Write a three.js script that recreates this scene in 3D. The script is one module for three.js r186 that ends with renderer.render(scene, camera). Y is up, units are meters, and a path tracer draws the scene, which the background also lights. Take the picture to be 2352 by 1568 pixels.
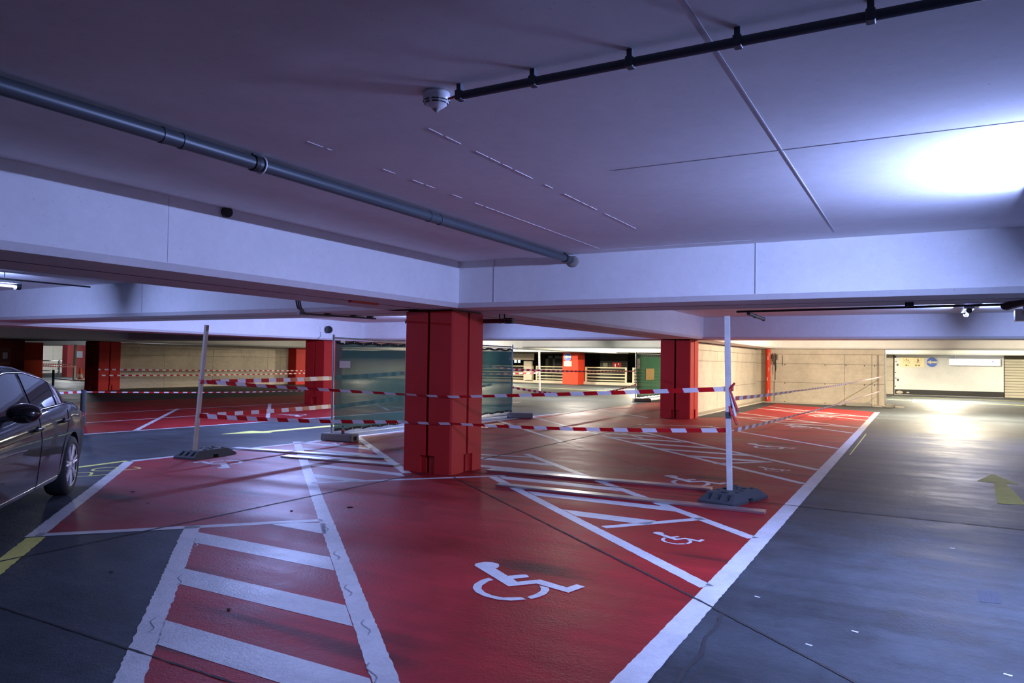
import * as THREE from 'three';
import { RoundedBoxGeometry } from 'three/addons/geometries/RoundedBoxGeometry.js';
import { mergeGeometries, mergeVertices, toCreasedNormals } from 'three/addons/utils/BufferGeometryUtils.js';
import { RectAreaLightUniformsLib } from 'three/addons/lights/RectAreaLightUniformsLib.js';
import { Brush, Evaluator, SUBTRACTION } from 'three-bvh-csg';

// ------------------------------------------------------------------ camera, renderer, light
// World: y up, metres. The garage grid runs along x and z; the camera stands at the origin, 1.5 m high.
const scene = new THREE.Scene();
scene.background = new THREE.Color(0x000000);
const renderer = new THREE.WebGLRenderer({ antialias: true });
renderer.toneMapping = THREE.LinearToneMapping;
renderer.toneMappingExposure = 1.0;
renderer.shadowMap.enabled = true;
RectAreaLightUniformsLib.init();
const camera = new THREE.PerspectiveCamera(2 * Math.atan(784 / 1692.2) * 180 / Math.PI, 2352 / 1568, 0.05, 200);
{
  const yaw = 29.15 * Math.PI / 180, pitch = 1.537 * Math.PI / 180, roll = 0.853 * Math.PI / 180;
  const f0 = new THREE.Vector3(-Math.sin(yaw), 0, -Math.cos(yaw)), r0 = new THREE.Vector3(Math.cos(yaw), 0, -Math.sin(yaw)), u0 = new THREE.Vector3(0, 1, 0);
  const f = f0.clone().multiplyScalar(Math.cos(pitch)).addScaledVector(u0, Math.sin(pitch));
  const u = u0.clone().multiplyScalar(Math.cos(pitch)).addScaledVector(f0, -Math.sin(pitch));
  camera.position.set(0, 1.5, 0);
  camera.up.copy(u.multiplyScalar(Math.cos(roll)).addScaledVector(r0, -Math.sin(roll)));
  camera.lookAt(camera.position.clone().add(f));
}
const COOL = new THREE.Color().setRGB(0.345, 0.45, 1.0), WARM = new THREE.Color().setRGB(1.0, 0.87, 0.64), SOFT = new THREE.Color().setRGB(1.0, 0.92, 0.80), NEUTRAL = new THREE.Color().setRGB(0.92, 0.96, 1.0);
// every tube lamp: [x, y, z of its middle, light colour, power, label]
const LAMPS = [
  [0.84, 2.6, -5.35, COOL, 290, 'bluish tube lamp over the right driveway nearest the camera'],
  [0.78, 2.6, -17.2, COOL, 155, 'tube lamp hanging before the lilac beam above the yellow floor arrow'],
  [-12.0, 2.52, -5.45, COOL, 135, 'glowing tube lamp at the left edge above the parked car'],
  [-12.0, 2.5, -16.4, COOL, 260, 'small bright lamp peeking out beside the top of the big red column'],
  [-12.0, 2.52, -11.5, COOL, 215, 'tube lamp hidden above the left aisle beside the green fence'],
  [0.85, 2.6, -25.6, WARM, 1000, 'warm tube lamp above the driveway before the stained concrete wall'],
  [0.85, 2.6, -38.5, WARM, 1350, 'warm tube lamp above the driveway before the white sign wall'],
  [-12.4, 2.55, -27.5, SOFT, 330, 'warm tube lamp above the aisle beyond the right red column'],
  [-13.5, 2.55, -39.5, WARM, 1500, 'warm tube lamp before the railing at the far end'],
  [-25.0, 2.55, -40.5, WARM, 1500, 'warm tube lamp before the far railing, left of the orange column'],
  [-24.6, 2.5, -28.6, WARM, 75, 'warm tube lamp in the dim bay before the long concrete wall'],
  [-36.5, 2.55, -42.3, WARM, 520, 'warm tube lamp before the far gridded concrete wall'],
  [-47.0, 2.55, -27.0, NEUTRAL, 160, 'white tube lamp in the far bay behind the dark red column'],
  [-54.0, 2.55, -32.5, NEUTRAL, 420, 'white tube lamp before the far white panelled wall'],
];

// ------------------------------------------------------------------ helpers
let seed = 20240711;
const rnd = () => { seed = (seed * 1664525 + 1013904223) >>> 0; return seed / 4294967296; };
const rr = (a, b) => a + (b - a) * rnd();
const V = (x, y, z) => new THREE.Vector3(x, y, z);
const used = {};
const numbered = n => { const k = used[n] = (used[n] ?? -1) + 1; return k ? `${n}_${String(k).padStart(3, '0')}` : n; };
function tag(o, label, category, group, kind) {
  if (label) o.userData.label = label;
  if (category) o.userData.category = category;
  if (group) o.userData.group = group;
  if (kind) o.userData.kind = kind;
  return o;
}
function thing(name, label, category, pos = [0, 0, 0], turn = 0, group, kind) {
  const g = new THREE.Group(); g.name = numbered(name); g.position.set(...pos); g.rotation.y = turn; scene.add(g);
  return tag(g, label, category, group, kind);
}
function mesh(name, geos, m, parent) {
  const list = (Array.isArray(geos) ? geos : [geos]).map(g => { const h = g.index ? g.toNonIndexed() : g; if (!h.attributes.uv) h.setAttribute('uv', new THREE.BufferAttribute(new Float32Array(h.attributes.position.count * 2), 2)); for (const k of Object.keys(h.attributes)) if (!['position', 'normal', 'uv'].includes(k)) h.deleteAttribute(k); return h; });
  const g = list.length > 1 ? mergeGeometries(list) : list[0];
  const o = new THREE.Mesh(g, m); o.castShadow = o.receiveShadow = true;
  o.name = parent ? name : numbered(name);
  (parent ?? scene).add(o);
  return o;
}
// uv in metres, laid on by the way each face points
function metric(g, s = 1) {
  g = g.index ? g.toNonIndexed() : g;
  const p = g.attributes.position, n = new THREE.Vector3(), a = V(0, 0, 0), b = V(0, 0, 0), c = V(0, 0, 0), uv = new Float32Array(p.count * 2);
  for (let i = 0; i < p.count; i += 3) {
    a.fromBufferAttribute(p, i); b.fromBufferAttribute(p, i + 1); c.fromBufferAttribute(p, i + 2);
    n.copy(b).sub(a).cross(c.clone().sub(a));
    const ax = Math.abs(n.x), ay = Math.abs(n.y), az = Math.abs(n.z);
    for (let k = 0; k < 3; k++) {
      const q = [a, b, c][k];
      const [u, v] = ay >= ax && ay >= az ? [q.x, q.z] : ax >= az ? [q.z, q.y] : [q.x, q.y];
      uv[(i + k) * 2] = u * s; uv[(i + k) * 2 + 1] = v * s;
    }
  }
  g.setAttribute('uv', new THREE.BufferAttribute(uv, 2));
  return g;
}
const box = (x0, x1, y0, y1, z0, z1) => metric(new THREE.BoxGeometry(Math.abs(x1 - x0), Math.abs(y1 - y0), Math.abs(z1 - z0)).translate((x0 + x1) / 2, (y0 + y1) / 2, (z0 + z1) / 2));
const rbox = (x0, x1, y0, y1, z0, z1, r = 0.01, seg = 2) => metric(new RoundedBoxGeometry(Math.abs(x1 - x0), Math.abs(y1 - y0), Math.abs(z1 - z0), seg, r).translate((x0 + x1) / 2, (y0 + y1) / 2, (z0 + z1) / 2));
function rod(a, b, r, seg = 12, r2 = r) {
  const d = b.clone().sub(a), g = new THREE.CylinderGeometry(r2, r, d.length(), seg);
  g.applyQuaternion(new THREE.Quaternion().setFromUnitVectors(V(0, 1, 0), d.clone().normalize()));
  return g.translate((a.x + b.x) / 2, (a.y + b.y) / 2, (a.z + b.z) / 2);
}
const tube = (pts, r, seg = 40, rad = 8) => new THREE.TubeGeometry(new THREE.CatmullRomCurve3(pts), seg, r, rad);
// a prism: polygon [[u, v], ...] pushed along x ('x': u = z, v = y) or z ('z': u = x, v = y)
function prism(poly, a, b, axis) {
  const s = new THREE.Shape(poly.map(([u, v]) => new THREE.Vector2(axis === 'x' ? -u : u, v)));
  const g = new THREE.ExtrudeGeometry(s, { depth: Math.abs(b - a), bevelEnabled: false });
  if (axis === 'x') g.rotateY(Math.PI / 2).translate(Math.min(a, b), 0, 0); else g.translate(0, 0, Math.min(a, b));
  return metric(g);
}
// a flat coat of paint on the floor, h above it
function flat(poly, h) {
  const tris = THREE.ShapeUtils.triangulateShape(poly.map(([x, z]) => new THREE.Vector2(x, z)), []);
  const pos = [], nor = [];
  for (const t of tris) {
    let [a, b, c] = t.map(i => poly[i]);
    if ((b[0] - a[0]) * (c[1] - a[1]) - (b[1] - a[1]) * (c[0] - a[0]) > 0) [b, c] = [c, b];
    for (const q of [a, b, c]) { pos.push(q[0], h, q[1]); nor.push(0, 1, 0); }
  }
  const g = new THREE.BufferGeometry();
  g.setAttribute('position', new THREE.Float32BufferAttribute(pos, 3)); g.setAttribute('normal', new THREE.Float32BufferAttribute(nor, 3));
  return metric(g);
}
// a painted stripe from p to q, w wide, with slightly ragged edges
function stripe(p, q, w, h, jag = 0.004, step = 0.035) {
  const dx = q[0] - p[0], dz = q[1] - p[1], L = Math.hypot(dx, dz), n = Math.max(2, Math.min(260, Math.round(L / step))), nx = -dz / L, nz = dx / L, A = [], B = [];
  for (let i = 0; i <= n; i++) {
    const t = i / n, x = p[0] + dx * t, z = p[1] + dz * t, j1 = rr(-jag, jag), j2 = rr(-jag, jag);
    A.push([x + nx * (w / 2 + j1), z + nz * (w / 2 + j1)]); B.push([x - nx * (w / 2 + j2), z - nz * (w / 2 + j2)]);
  }
  const pos = [], add = (...l) => l.forEach(q => pos.push(q[0], h, q[1]));
  for (let i = 0; i < n; i++) add(A[i], A[i + 1], B[i + 1], A[i], B[i + 1], B[i]);
  const g = new THREE.BufferGeometry(); g.setAttribute('position', new THREE.Float32BufferAttribute(pos, 3)); g.computeVertexNormals();
  if (g.attributes.normal.getY(0) < 0) { for (let i = 0; i < pos.length; i += 9) for (let k = 0; k < 3; k++) { const t = pos[i + 3 + k]; pos[i + 3 + k] = pos[i + 6 + k]; pos[i + 6 + k] = t; } g.setAttribute('position', new THREE.Float32BufferAttribute(pos, 3)); g.computeVertexNormals(); }
  return metric(g);
}
// ------------------------------------------------------------------ textures (tiling noise)
function lattice(n) { const a = new Float32Array(n * n); for (let i = 0; i < a.length; i++) a[i] = rnd(); return a; }
function noise(size, cells, lat = lattice(cells), sx = 1) {   // tiling value noise, cells across; sx stretches along u
  const out = new Float32Array(size * size), cu = Math.max(1, Math.round(cells / sx));
  for (let y = 0; y < size; y++) for (let x = 0; x < size; x++) {
    const u = x / size * cu, v = y / size * cells, i = Math.floor(u), j = Math.floor(v); let a = u - i, b = v - j;
    a = a * a * (3 - 2 * a); b = b * b * (3 - 2 * b);
    const g = (p, q) => lat[((q % cells) * cells) + (p % cu)];
    out[y * size + x] = (g(i, j) * (1 - a) + g(i + 1, j) * a) * (1 - b) + (g(i, j + 1) * (1 - a) + g(i + 1, j + 1) * a) * b;
  }
  return out;
}
function layers(size, list) { const o = new Float32Array(size * size); for (const [cells, amp, sx] of list) { const n = noise(size, cells, undefined, sx); for (let i = 0; i < o.length; i++) o[i] += (n[i] - 0.5) * amp; } return o; }
function texture(size, f, srgb, rep) {
  const d = new Uint8Array(size * size * 4);
  for (let i = 0; i < size * size; i++) { const c = f(i); for (let k = 0; k < 3; k++) d[i * 4 + k] = Math.max(0, Math.min(255, (c.length ? c[k] : c) * 255)); d[i * 4 + 3] = 255; }
  const t = new THREE.DataTexture(d, size, size); t.wrapS = t.wrapT = THREE.RepeatWrapping; t.magFilter = t.minFilter = THREE.LinearFilter;
  if (srgb) t.colorSpace = THREE.SRGBColorSpace; t.repeat.set(rep, rep); t.needsUpdate = true; return t;
}
const std = o => new THREE.MeshStandardMaterial(o), phys = o => new THREE.MeshPhysicalMaterial(o);
const lin = (r, g, b) => new THREE.Color().setRGB(r, g, b);
const S = 512;
// painted concrete: faint mottling, sparse pits
const paintN = layers(S, [[4, 0.06], [16, 0.05], [64, 0.04], [200, 0.03]]), pits = layers(S, [[256, 1]]);
const paintMap = texture(S, i => 0.955 + paintN[i] * 0.5 - (pits[i] > 0.494 ? 0.10 : 0), true, 0.25);
const paintBump = texture(S, i => 0.6 + paintN[i] * 1.5 - (pits[i] > 0.494 ? 0.2 : 0), false, 0.25);
// floor coat: blotches, scuffs, rolling streaks
const floorA = layers(1024, [[5, 0.5], [13, 0.35], [34, 0.25], [90, 0.18]]), floorB = layers(1024, [[48, 0.5, 8], [120, 0.35, 12]]), floorF = layers(1024, [[300, 0.5], [150, 0.5], [60, 0.5]]), scuff = layers(1024, [[20, 0.7, 5], [60, 0.5, 10]]);
const greyMap = texture(1024, i => { const v = 0.80 + floorA[i] * 0.34 + floorB[i] * 0.16 + floorF[i] * 0.08; return [v, v, v * 1.01]; }, true, 1 / 5);
const redMap = texture(1024, i => { const v = 0.84 + floorA[i] * 0.26 + floorB[i] * 0.16 - Math.max(0, scuff[i] - 0.24) * 1.3, w = 0.80 + floorA[i] * 0.3 + floorB[i] * 0.25 - Math.max(0, scuff[i] - 0.24) * 0.8; return [v, w, w]; }, true, 1 / 5);
const floorRough = texture(1024, i => { const r = 0.90 + floorA[i] * 0.28 + scuff[i] * 0.14; return [r, r, r]; }, false, 1 / 5);
const floorBump = texture(1024, i => 0.5 + floorF[i] * 0.45 + floorA[i] * 0.25, false, 1 / 1.6);
const lineMap = texture(S, i => 0.90 + paintN[i] * 1.0 - (pits[i] > 0.44 ? 0.10 : 0), true, 0.7);
// raw concrete
const rawA = layers(S, [[3, 0.25], [9, 0.2], [30, 0.15], [100, 0.12]]), rawS = layers(S, [[64, 0.3, 10]]);
const rawMap = texture(S, i => { const v = 0.82 + rawA[i] * 0.28 + rawS[i] * 0.08 - (pits[i] > 0.45 ? 0.12 : 0); return [v, v * 0.985, v * 0.955]; }, true, 0.3);
const rawBump = texture(S, i => 0.6 + rawA[i] * 0.6 - (pits[i] > 0.45 ? 0.4 : 0), false, 0.5);

const M = {
  paint: std({ color: lin(0.82, 0.82, 0.82), map: paintMap, bumpMap: paintBump, bumpScale: 0.002, roughness: 0.8 }),
  grey: phys({ specularIntensity: 0.3, color: lin(0.085, 0.10, 0.112), map: greyMap, roughness: 0.62, roughnessMap: floorRough, bumpMap: floorBump, bumpScale: 0.0028 }),
  red: phys({ specularIntensity: 0.75, color: lin(0.45, 0.011, 0.018), map: redMap, roughness: 0.58, roughnessMap: floorRough, bumpMap: floorBump, bumpScale: 0.0028 }),
  line: phys({ specularIntensity: 0.5, color: lin(0.78, 0.78, 0.78), map: lineMap, roughness: 0.5, roughnessMap: floorRough, bumpMap: floorBump, bumpScale: 0.0028 }),
  yellowLine: phys({ color: lin(0.90, 0.86, 0.22), specularIntensity: 0.3, map: lineMap, roughness: 0.8 }),
  seam: std({ color: lin(0.5, 0.5, 0.52), roughness: 0.9 }),
  scuff: std({ color: lin(0.38, 0.39, 0.42), roughness: 0.7 }),
  sealant2: std({ color: lin(0.05, 0.055, 0.07), roughness: 0.8 }),
  sealant: std({ color: lin(0.02, 0.02, 0.022), roughness: 0.7 }),
  raw: std({ color: lin(0.74, 0.68, 0.60), map: rawMap, bumpMap: rawBump, bumpScale: 0.003, roughness: 0.9 }),
  rawDark: std({ color: lin(0.16, 0.14, 0.12), map: rawMap, roughness: 0.95 }),
  stain: std({ color: lin(0.045, 0.04, 0.03), roughness: 0.9 }),
  column: phys({ specularIntensity: 0.4, color: lin(0.50, 0.020, 0.017), map: paintMap, bumpMap: paintBump, bumpScale: 0.003, roughness: 0.62 }),
  galv: std({ color: lin(0.42, 0.45, 0.46), metalness: 0.85, roughness: 0.42, bumpMap: rawBump, bumpScale: 0.0004 }),
  strip: std({ color: lin(0.62, 0.64, 0.66), metalness: 0.95, roughness: 0.34, bumpMap: rawBump, bumpScale: 0.0003 }),
  darkMetal: std({ color: lin(0.06, 0.065, 0.07), metalness: 0.5, roughness: 0.5 }),
  conduit: std({ color: lin(0.06, 0.07, 0.09), roughness: 0.55 }),
  pipe: std({ color: lin(0.10, 0.125, 0.15), metalness: 0.25, roughness: 0.42, map: rawMap }),
  black: std({ color: lin(0.012, 0.012, 0.013), roughness: 0.6 }),
  rubber: std({ color: lin(0.045, 0.05, 0.055), roughness: 0.75, bumpMap: rawBump, bumpScale: 0.002 }),
  block: std({ color: lin(0.36, 0.34, 0.32), map: rawMap, bumpMap: rawBump, bumpScale: 0.006, roughness: 0.95 }),
  wood: std({ color: lin(0.66, 0.56, 0.46), map: rawMap, roughness: 0.8 }),
  whiteWood: std({ color: lin(0.80, 0.78, 0.74), map: lineMap, roughness: 0.6 }),
  plastic: std({ color: lin(0.78, 0.80, 0.82), roughness: 0.35 }),
  whiteSheet: std({ color: lin(0.72, 0.70, 0.66), roughness: 0.5 }),
  net: phys({ color: lin(0.03, 0.17, 0.14), roughness: 0.8, transparent: true, opacity: 0.89, side: THREE.DoubleSide }),
  netGreen: phys({ color: lin(0.03, 0.21, 0.09), roughness: 0.8, transparent: true, opacity: 0.96, side: THREE.DoubleSide }),
  hem: std({ color: lin(0.012, 0.02, 0.02), roughness: 0.8, side: THREE.DoubleSide }),
  redPlain: std({ color: lin(0.55, 0.03, 0.025), roughness: 0.5 }),
  warmLitRed: phys({ specularIntensity: 0.4, color: lin(0.6, 0.045, 0.02), map: paintMap, roughness: 0.6 }),  // same red as the columns, with warm lamp light put into the colour
  blueSign: std({ color: lin(0.02, 0.10, 0.55), roughness: 0.4 }),
  cream: std({ color: lin(0.72, 0.66, 0.5), roughness: 0.6 }),
  yellowSign: std({ color: lin(0.62, 0.34, 0.03), roughness: 0.5 }),
  darkVoid: std({ color: lin(0.16, 0.155, 0.15), map: rawMap, roughness: 0.9 }),  // dark grey carries the darkness of the unlit rooms in its colour
  slatDark: std({ color: lin(0.05, 0.05, 0.045), roughness: 0.6 }),
  glassDark: std({ color: lin(0.05, 0.06, 0.06), roughness: 0.15 }),
};
// red and white barrier tape: printed stripes, one red and one white block per repeat
const tapeTex = (() => { const w = 128, h = 16, d = new Uint8Array(w * h * 4); for (let y = 0; y < h; y++) for (let x = 0; x < w; x++) { const r = ((x + y * 0.5) % w) < w / 2; d.set(r ? [196, 22, 26, 255] : [232, 232, 236, 255], (y * w + x) * 4); } const t = new THREE.DataTexture(d, w, h); t.wrapS = t.wrapT = THREE.RepeatWrapping; t.magFilter = THREE.LinearFilter; t.colorSpace = THREE.SRGBColorSpace; t.needsUpdate = true; return t; })();
M.tape = phys({ map: tapeTex, roughness: 0.32, side: THREE.DoubleSide, transmission: 0.15, thickness: 0 });

// ------------------------------------------------------------------ the setting
const CEIL = 2.75, SOFFIT = 2.17, X0 = -62, X1 = 7.6, Z0 = -56, Z1 = 9;
const floor = thing('floor', 'grey coated garage floor with red parking bays and painted lines', 'floor', [0, 0, 0], 0, null, 'structure');
mesh('concrete_surface', metric(box(X0, X1, -0.3, 0, Z0 - 8, Z1)), M.grey, floor);
const ceiling = thing('ceiling', 'white painted concrete slab ceiling with fine joints', 'ceiling', [0, 0, 0], 0, null, 'structure');
mesh('slab', box(X0, X1, CEIL, CEIL + 0.3, Z0 - 8, Z1), M.paint, ceiling);
const wall = (name, label) => thing(name, label, 'wall', [0, 0, 0], 0, null, 'structure');
{
  const w = wall('wall_right', 'plain white wall along the right side of the driveway'); mesh('wall_face', box(X1 - 0.25, X1, 0, CEIL, Z0 - 8, Z1), M.paint, w);
  const b = wall('wall_rear', 'plain white wall behind the camera'); mesh('wall_face', box(X0, X1, 0, CEIL, Z1, Z1 + 0.25), M.paint, b);
  const l = wall('wall_left', 'wall at the far left end of the garage'); mesh('wall_face', box(X0 - 0.25, X0, 0, CEIL, Z0 - 8, Z1), M.paint, l);
}
// ceiling beams, a chamfer along each lower edge
function beam(label, axis, c, half, soffit, a, b) {
  const k = 0.055, top = CEIL + 0.1;
  const poly = [[c - half, top], [c - half, soffit + k], [c - half + k, soffit], [c + half - k, soffit], [c + half, soffit + k], [c + half, top]];
  const t = thing('ceiling_beam', label, 'beam', [0, 0, 0], 0, null, 'structure');
  mesh('beam_body', prism(poly, a, b, axis), M.paint, t);
  mesh('soffit_joint', axis === 'x' ? box(a, b, soffit - 0.002, soffit + 0.02, c - 0.02, c + 0.01) : box(c - 0.01, c + 0.02, soffit - 0.002, soffit + 0.02, a, b), M.conduit, t);
  return t;
}
beam('long white beam running from the left foreground to the big red column', 'z', -5.77, 0.64, SOFFIT, Z1, -31.4);
beam('white beam crossing behind the ceiling pipe, resting on the big red column', 'x', -8.44, 0.64, SOFFIT, X0, X1);
beam('lilac beam crossing above the right red column', 'x', -20.34, 0.64, SOFFIT, X0, X1);
beam('white beam over the left red column, running towards the dim bay', 'z', -17.5, 0.64, 2.106, Z1, -46);
beam('cream lit beam above the stained concrete wall', 'x', -31.85, 0.64, SOFFIT, X0, X1);
beam('cream lit beam above the sign wall and far railing', 'x', -44.2, 0.64, 2.16, X0, X1);
beam('dark beam over the dim bay on the far left', 'z', -30.6, 0.64, 2.09, Z1, -46);
beam('beam along the right side outside the view', 'z', 6.4, 0.64, SOFFIT, Z1, -46);

// joints and hairline marks on the ceiling and beam faces
{
  const y = CEIL - 0.002, cj = (x0, x1, z0, z1, m) => mesh('ceiling_joint', box(x0, x1, y, y + 0.01, z0, z1), m, ceiling);
  cj(-0.72, -0.712, -7.45, 1.5, M.seam);
  cj(-1.75, 3, -4.475, -4.468, M.seam);
  for (const [x, a, b] of [[-2.33, -3.22, -4.43], [-2.33, -4.62, -6.5], [-3.10, -3.1, -3.3], [-3.10, -3.62, -4.37], [-3.10, -4.6, -7.5], [-2.30, -1.75, -1.93]]) for (let z = a; z > b; z -= 0.16) if (rnd() < 0.85) cj(x + rr(-0.002, 0.002), x + rr(0.002, 0.004), Math.max(b, z - rr(0.12, 0.16)), z, M.plastic);
  cj(-3.1, -1.5, -7.58, -7.577, M.plastic);
  const fj = (x, w) => mesh('face_joint', box(x, x + w, SOFFIT + 0.06, CEIL, -7.799, -7.79), M.seam, ceiling);
  fj(-4.615, 0.004); fj(-1.5, 0.005);
  mesh('face_joint', box(-5.135, -5.128, SOFFIT + 0.06, CEIL, -3.68, -3.676), M.seam, ceiling);
  mesh('face_joint', box(-11.52, -11.515, SOFFIT + 0.06, CEIL, -7.802, -7.795), M.seam, ceiling);
}

// columns: four upright quarters with open joints between them, notched at the foot, chamfered corners
function column(label, x, z, h, { size = 0.78, joint = 0.05, mat = M.column, quarters = true } = {}) {
  const t = thing('concrete_column', label, 'column', [x, 0, z], 0, null, 'structure'), s = size / 2, c = 0.022, j = joint / 2;
  if (!quarters) {
    mesh('column_shaft', prism([[-s + c, -s], [s - c, -s], [s, -s + c], [s, s - c], [s - c, s], [-s + c, s], [-s, s - c], [-s, -s + c]], 0, h, 'z').rotateX(-Math.PI / 2), mat, t);
    return t;
  }
  const ev = new Evaluator(); ev.attributes = ['position', 'normal', 'uv'];
  for (const [sx, sz] of [[-1, -1], [1, -1], [1, 1], [-1, 1]]) {
    let g = new THREE.ExtrudeGeometry(new THREE.Shape([[j, j], [s, j], [s, s - c], [s - c, s], [j, s]].map(([a, b]) => new THREE.Vector2(a * sx, b * sz))), { depth: h, bevelEnabled: false }).rotateX(-Math.PI / 2);
    g = metric(g);
    const A = new Brush(g), cut = box(-0.13, 0.13, -0.05, 0.22, -s - 0.1, s + 0.1);
    let B = new Brush(box(-0.10, 0.13, -0.05, 0.23, -sz * (s - 0.035), -sz * (s + 0.1))); A.updateMatrixWorld(); B.updateMatrixWorld();
    let r = ev.evaluate(A, B, SUBTRACTION);
    const C = new Brush(box(sx * (s - 0.035), sx * (s + 0.1), -0.05, 0.24, -0.14, 0.12)); C.updateMatrixWorld(); r.updateMatrixWorld();
    r = ev.evaluate(r, C, SUBTRACTION);
    mesh('column_quarter', metric(r.geometry), mat, t);
  }
  mesh('joint_filler', [box(-0.02, 0.02, 0, h - 0.02, -s + 0.09, s - 0.09), box(-s + 0.09, s - 0.09, 0, h - 0.02, -0.02, 0.02)], M.black, t);
  mesh('bearing_pad', box(-s + 0.03, s - 0.03, h - 0.001, h + 0.02, -s + 0.03, s - 0.03), M.black, t);
  return t;
}
column('big dark red column in the middle of the parking bays', -5.77, -8.44, SOFFIT - 0.018);
column('red column with an orange lit side beside the pale concrete wall', -5.95, -20.32, SOFFIT - 0.018, { size: 0.84 });
column('red column left of the green screened fence', -17.45, -18.42, 2.08, { size: 0.86 });
column('nearly black and dark red column in the dim bay at left', -30.75, -19.1, 2.072, { size: 0.98 });
column('orange lit column at the end of the dim concrete wall', -31.5, -31.0, 2.072, { size: 1.0, quarters: false });
column('red column coloured bright orange for warm light, with a blue arrow sign at the far railing', -20.85, -46.1, 2.15, { size: 1.15, quarters: false, mat: M.warmLitRed });
column('red column coloured bright orange for warm light, at far left behind the car roof', -40.5, -21.1, 2.1, { size: 1.05, quarters: false, mat: M.warmLitRed });

// walls of large cast panels, joints recessed
function panelWall(w, plane, at, face, rows, cols, top, mat = M.raw, dark = M.rawDark) {   // plane 'x' or 'z'; face: +1 or -1 direction the wall looks
  const g = 0.012, lo = Math.min(...cols), hi = Math.max(...cols), T = (a, b, y0, y1, d0, d1) => plane === 'x' ? box(at + face * d0, at + face * d1, y0, y1, a, b) : box(a, b, y0, y1, at + face * d0, at + face * d1);
  mesh('wall_core', T(lo, hi, 0, top, -0.25, -0.012), dark, w);
  for (const [y0, y1, splits] of rows) {
    const xs = splits ?? cols;
    for (let i = 0; i + 1 < xs.length; i++) mesh('panel', T(Math.min(xs[i], xs[i + 1]) + g / 2, Math.max(xs[i], xs[i + 1]) - g / 2, y0 + g / 2, y1 - g / 2, -0.02, rr(-0.003, 0.002)), mat, w);
  }
}
{
  const range = (a, b, n) => Array.from({ length: n + 1 }, (_, i) => a + (b - a) * i / n);
  const w = wall('wall_center', 'pale cast concrete wall running back from the right red column');
  const c = [-20.75, -24.68, -27.6, -30.6, -31.6];
  panelWall(w, 'x', -5.95, 1, [[0.0, 0.74], [0.74, 1.6], [1.6, 1.93, range(-20.75, -31.6, 11)], [1.93, 2.15, [-20.75, -31.6]]], c, 2.15);
  mesh('plinth', box(-5.95, -5.62, 0, 0.035, -31.3, -20.8), M.raw, w);
  const b = wall('wall_back', 'stained cast concrete wall with grid joints behind the red bays');
  const d = [-6.3, -2.65, -1.7, -1.25];
  panelWall(b, 'z', -31.3, 1, [[0.0, 0.82], [0.82, 1.57], [1.57, 1.95], [1.95, 2.16, [-6.3, -1.25]]], d, 2.16);
  for (let i = 0; i < 26; i++) { const x = -5.47 + rnd() * rnd() * 0.75, ww = rr(0.006, 0.028), y1 = rr(1.9, 1.99); mesh('water_stain', box(x, x + ww, y1 - rr(0.1, 0.5) * (i % 3 ? 1 : 1.8), y1, -31.298, -31.296 + rr(0, 0.002)), M.stain, b); }
  for (const [x, y0, y1, ww] of [[-5.27, 0.05, 0.85, 0.02], [-5.24, 0.9, 1.62, 0.03], [-5.20, 1.3, 1.6, 0.02]]) mesh('water_stain', box(x, x + ww, y0, y1, -31.298, -31.295), M.stain, b);
  for (const x of [-4.85, -3.35, -2.6, -1.95, -1.6]) for (const y of [0.81, 1.55, 0.06]) mesh('tie_hole', rod(V(x, y - 0.02, -31.302), V(x, y - 0.02, -31.292), 0.022, 10), M.stain, b);
  mesh('plinth', box(-5.6, -0.6, 0, 0.03, -31.3, -30.85), M.raw, b);
  const l = wall('wall_dim', 'long cast concrete wall in the dim bay at left');
  panelWall(l, 'x', -31.6, 1, [[0.0, 0.76], [0.76, 1.52], [1.52, 1.88, [-19.3, -21.3, -22.65, -24, -25.4, -26.3, -27.2, -28.1, -29.0, -29.9, -30.7]], [1.88, 2.07, [-19.3, -30.7]]], [-19.3, -22.65, -25.4, -28.1, -29.0, -29.9, -30.7], 2.075);
}
// far right: white wall with a black skirting, a slim panel and a grey shutter
{
  const w = wall('wall_sign', 'white wall with black skirting and direction signs at far right');
  mesh('wall_face', box(-1.35, 3.64, 0, 2.16, -45.65, -45.4), M.paint, w);
  mesh('black_skirting', box(-1.33, 3.64, 0.02, 0.29, -45.4, -45.385), M.black, w);
  for (const [x, y, r] of [[-1.2, 1.62, 0.05], [-1.18, 0.8, 0.06], [-1.3, 2.05, 0.05], [-1.3, 1.2, 0.03], [-1.28, 0.9, 0.03], [-1.3, 0.45, 0.03], [-1.27, 1.8, 0.03]]) mesh('bare_patch', new THREE.SphereGeometry(r, 9, 6).scale(1, 1.2, 0.06).translate(x, y, -45.4), M.rawDark, w);
  for (const [x, ww] of [[-1.1, 0.35], [-0.7, 0.15]]) mesh('scraped_patch', new THREE.SphereGeometry(ww / 2, 9, 6).scale(1, 0.5, 0.04).translate(x, 0.13, -45.385), M.raw, w);
  const p = wall('wall_strip', 'narrow cast concrete strip left of the white sign wall');
  panelWall(p, 'z', -45.6, 1, [[0, 0.75], [0.75, 1.5], [1.5, 2.16]], [-6, -1.4], 2.16);
  const s = wall('wall_shutter', 'grey ribbed shutter at the right end of the sign wall');
  mesh('shutter_frame', box(3.64, 7.4, 2.0, 2.16, -45.6, -45.42), M.rawDark, s);
  for (let i = 0; i < 14; i++) mesh('shutter_slat', rbox(3.68, 7.4, i * 0.142 + 0.006, i * 0.142 + 0.138, -45.6, -45.46 - (i % 2) * 0.006, 0.02), std({ color: lin(0.5, 0.47, 0.38), roughness: 0.5 }), s);
}
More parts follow.
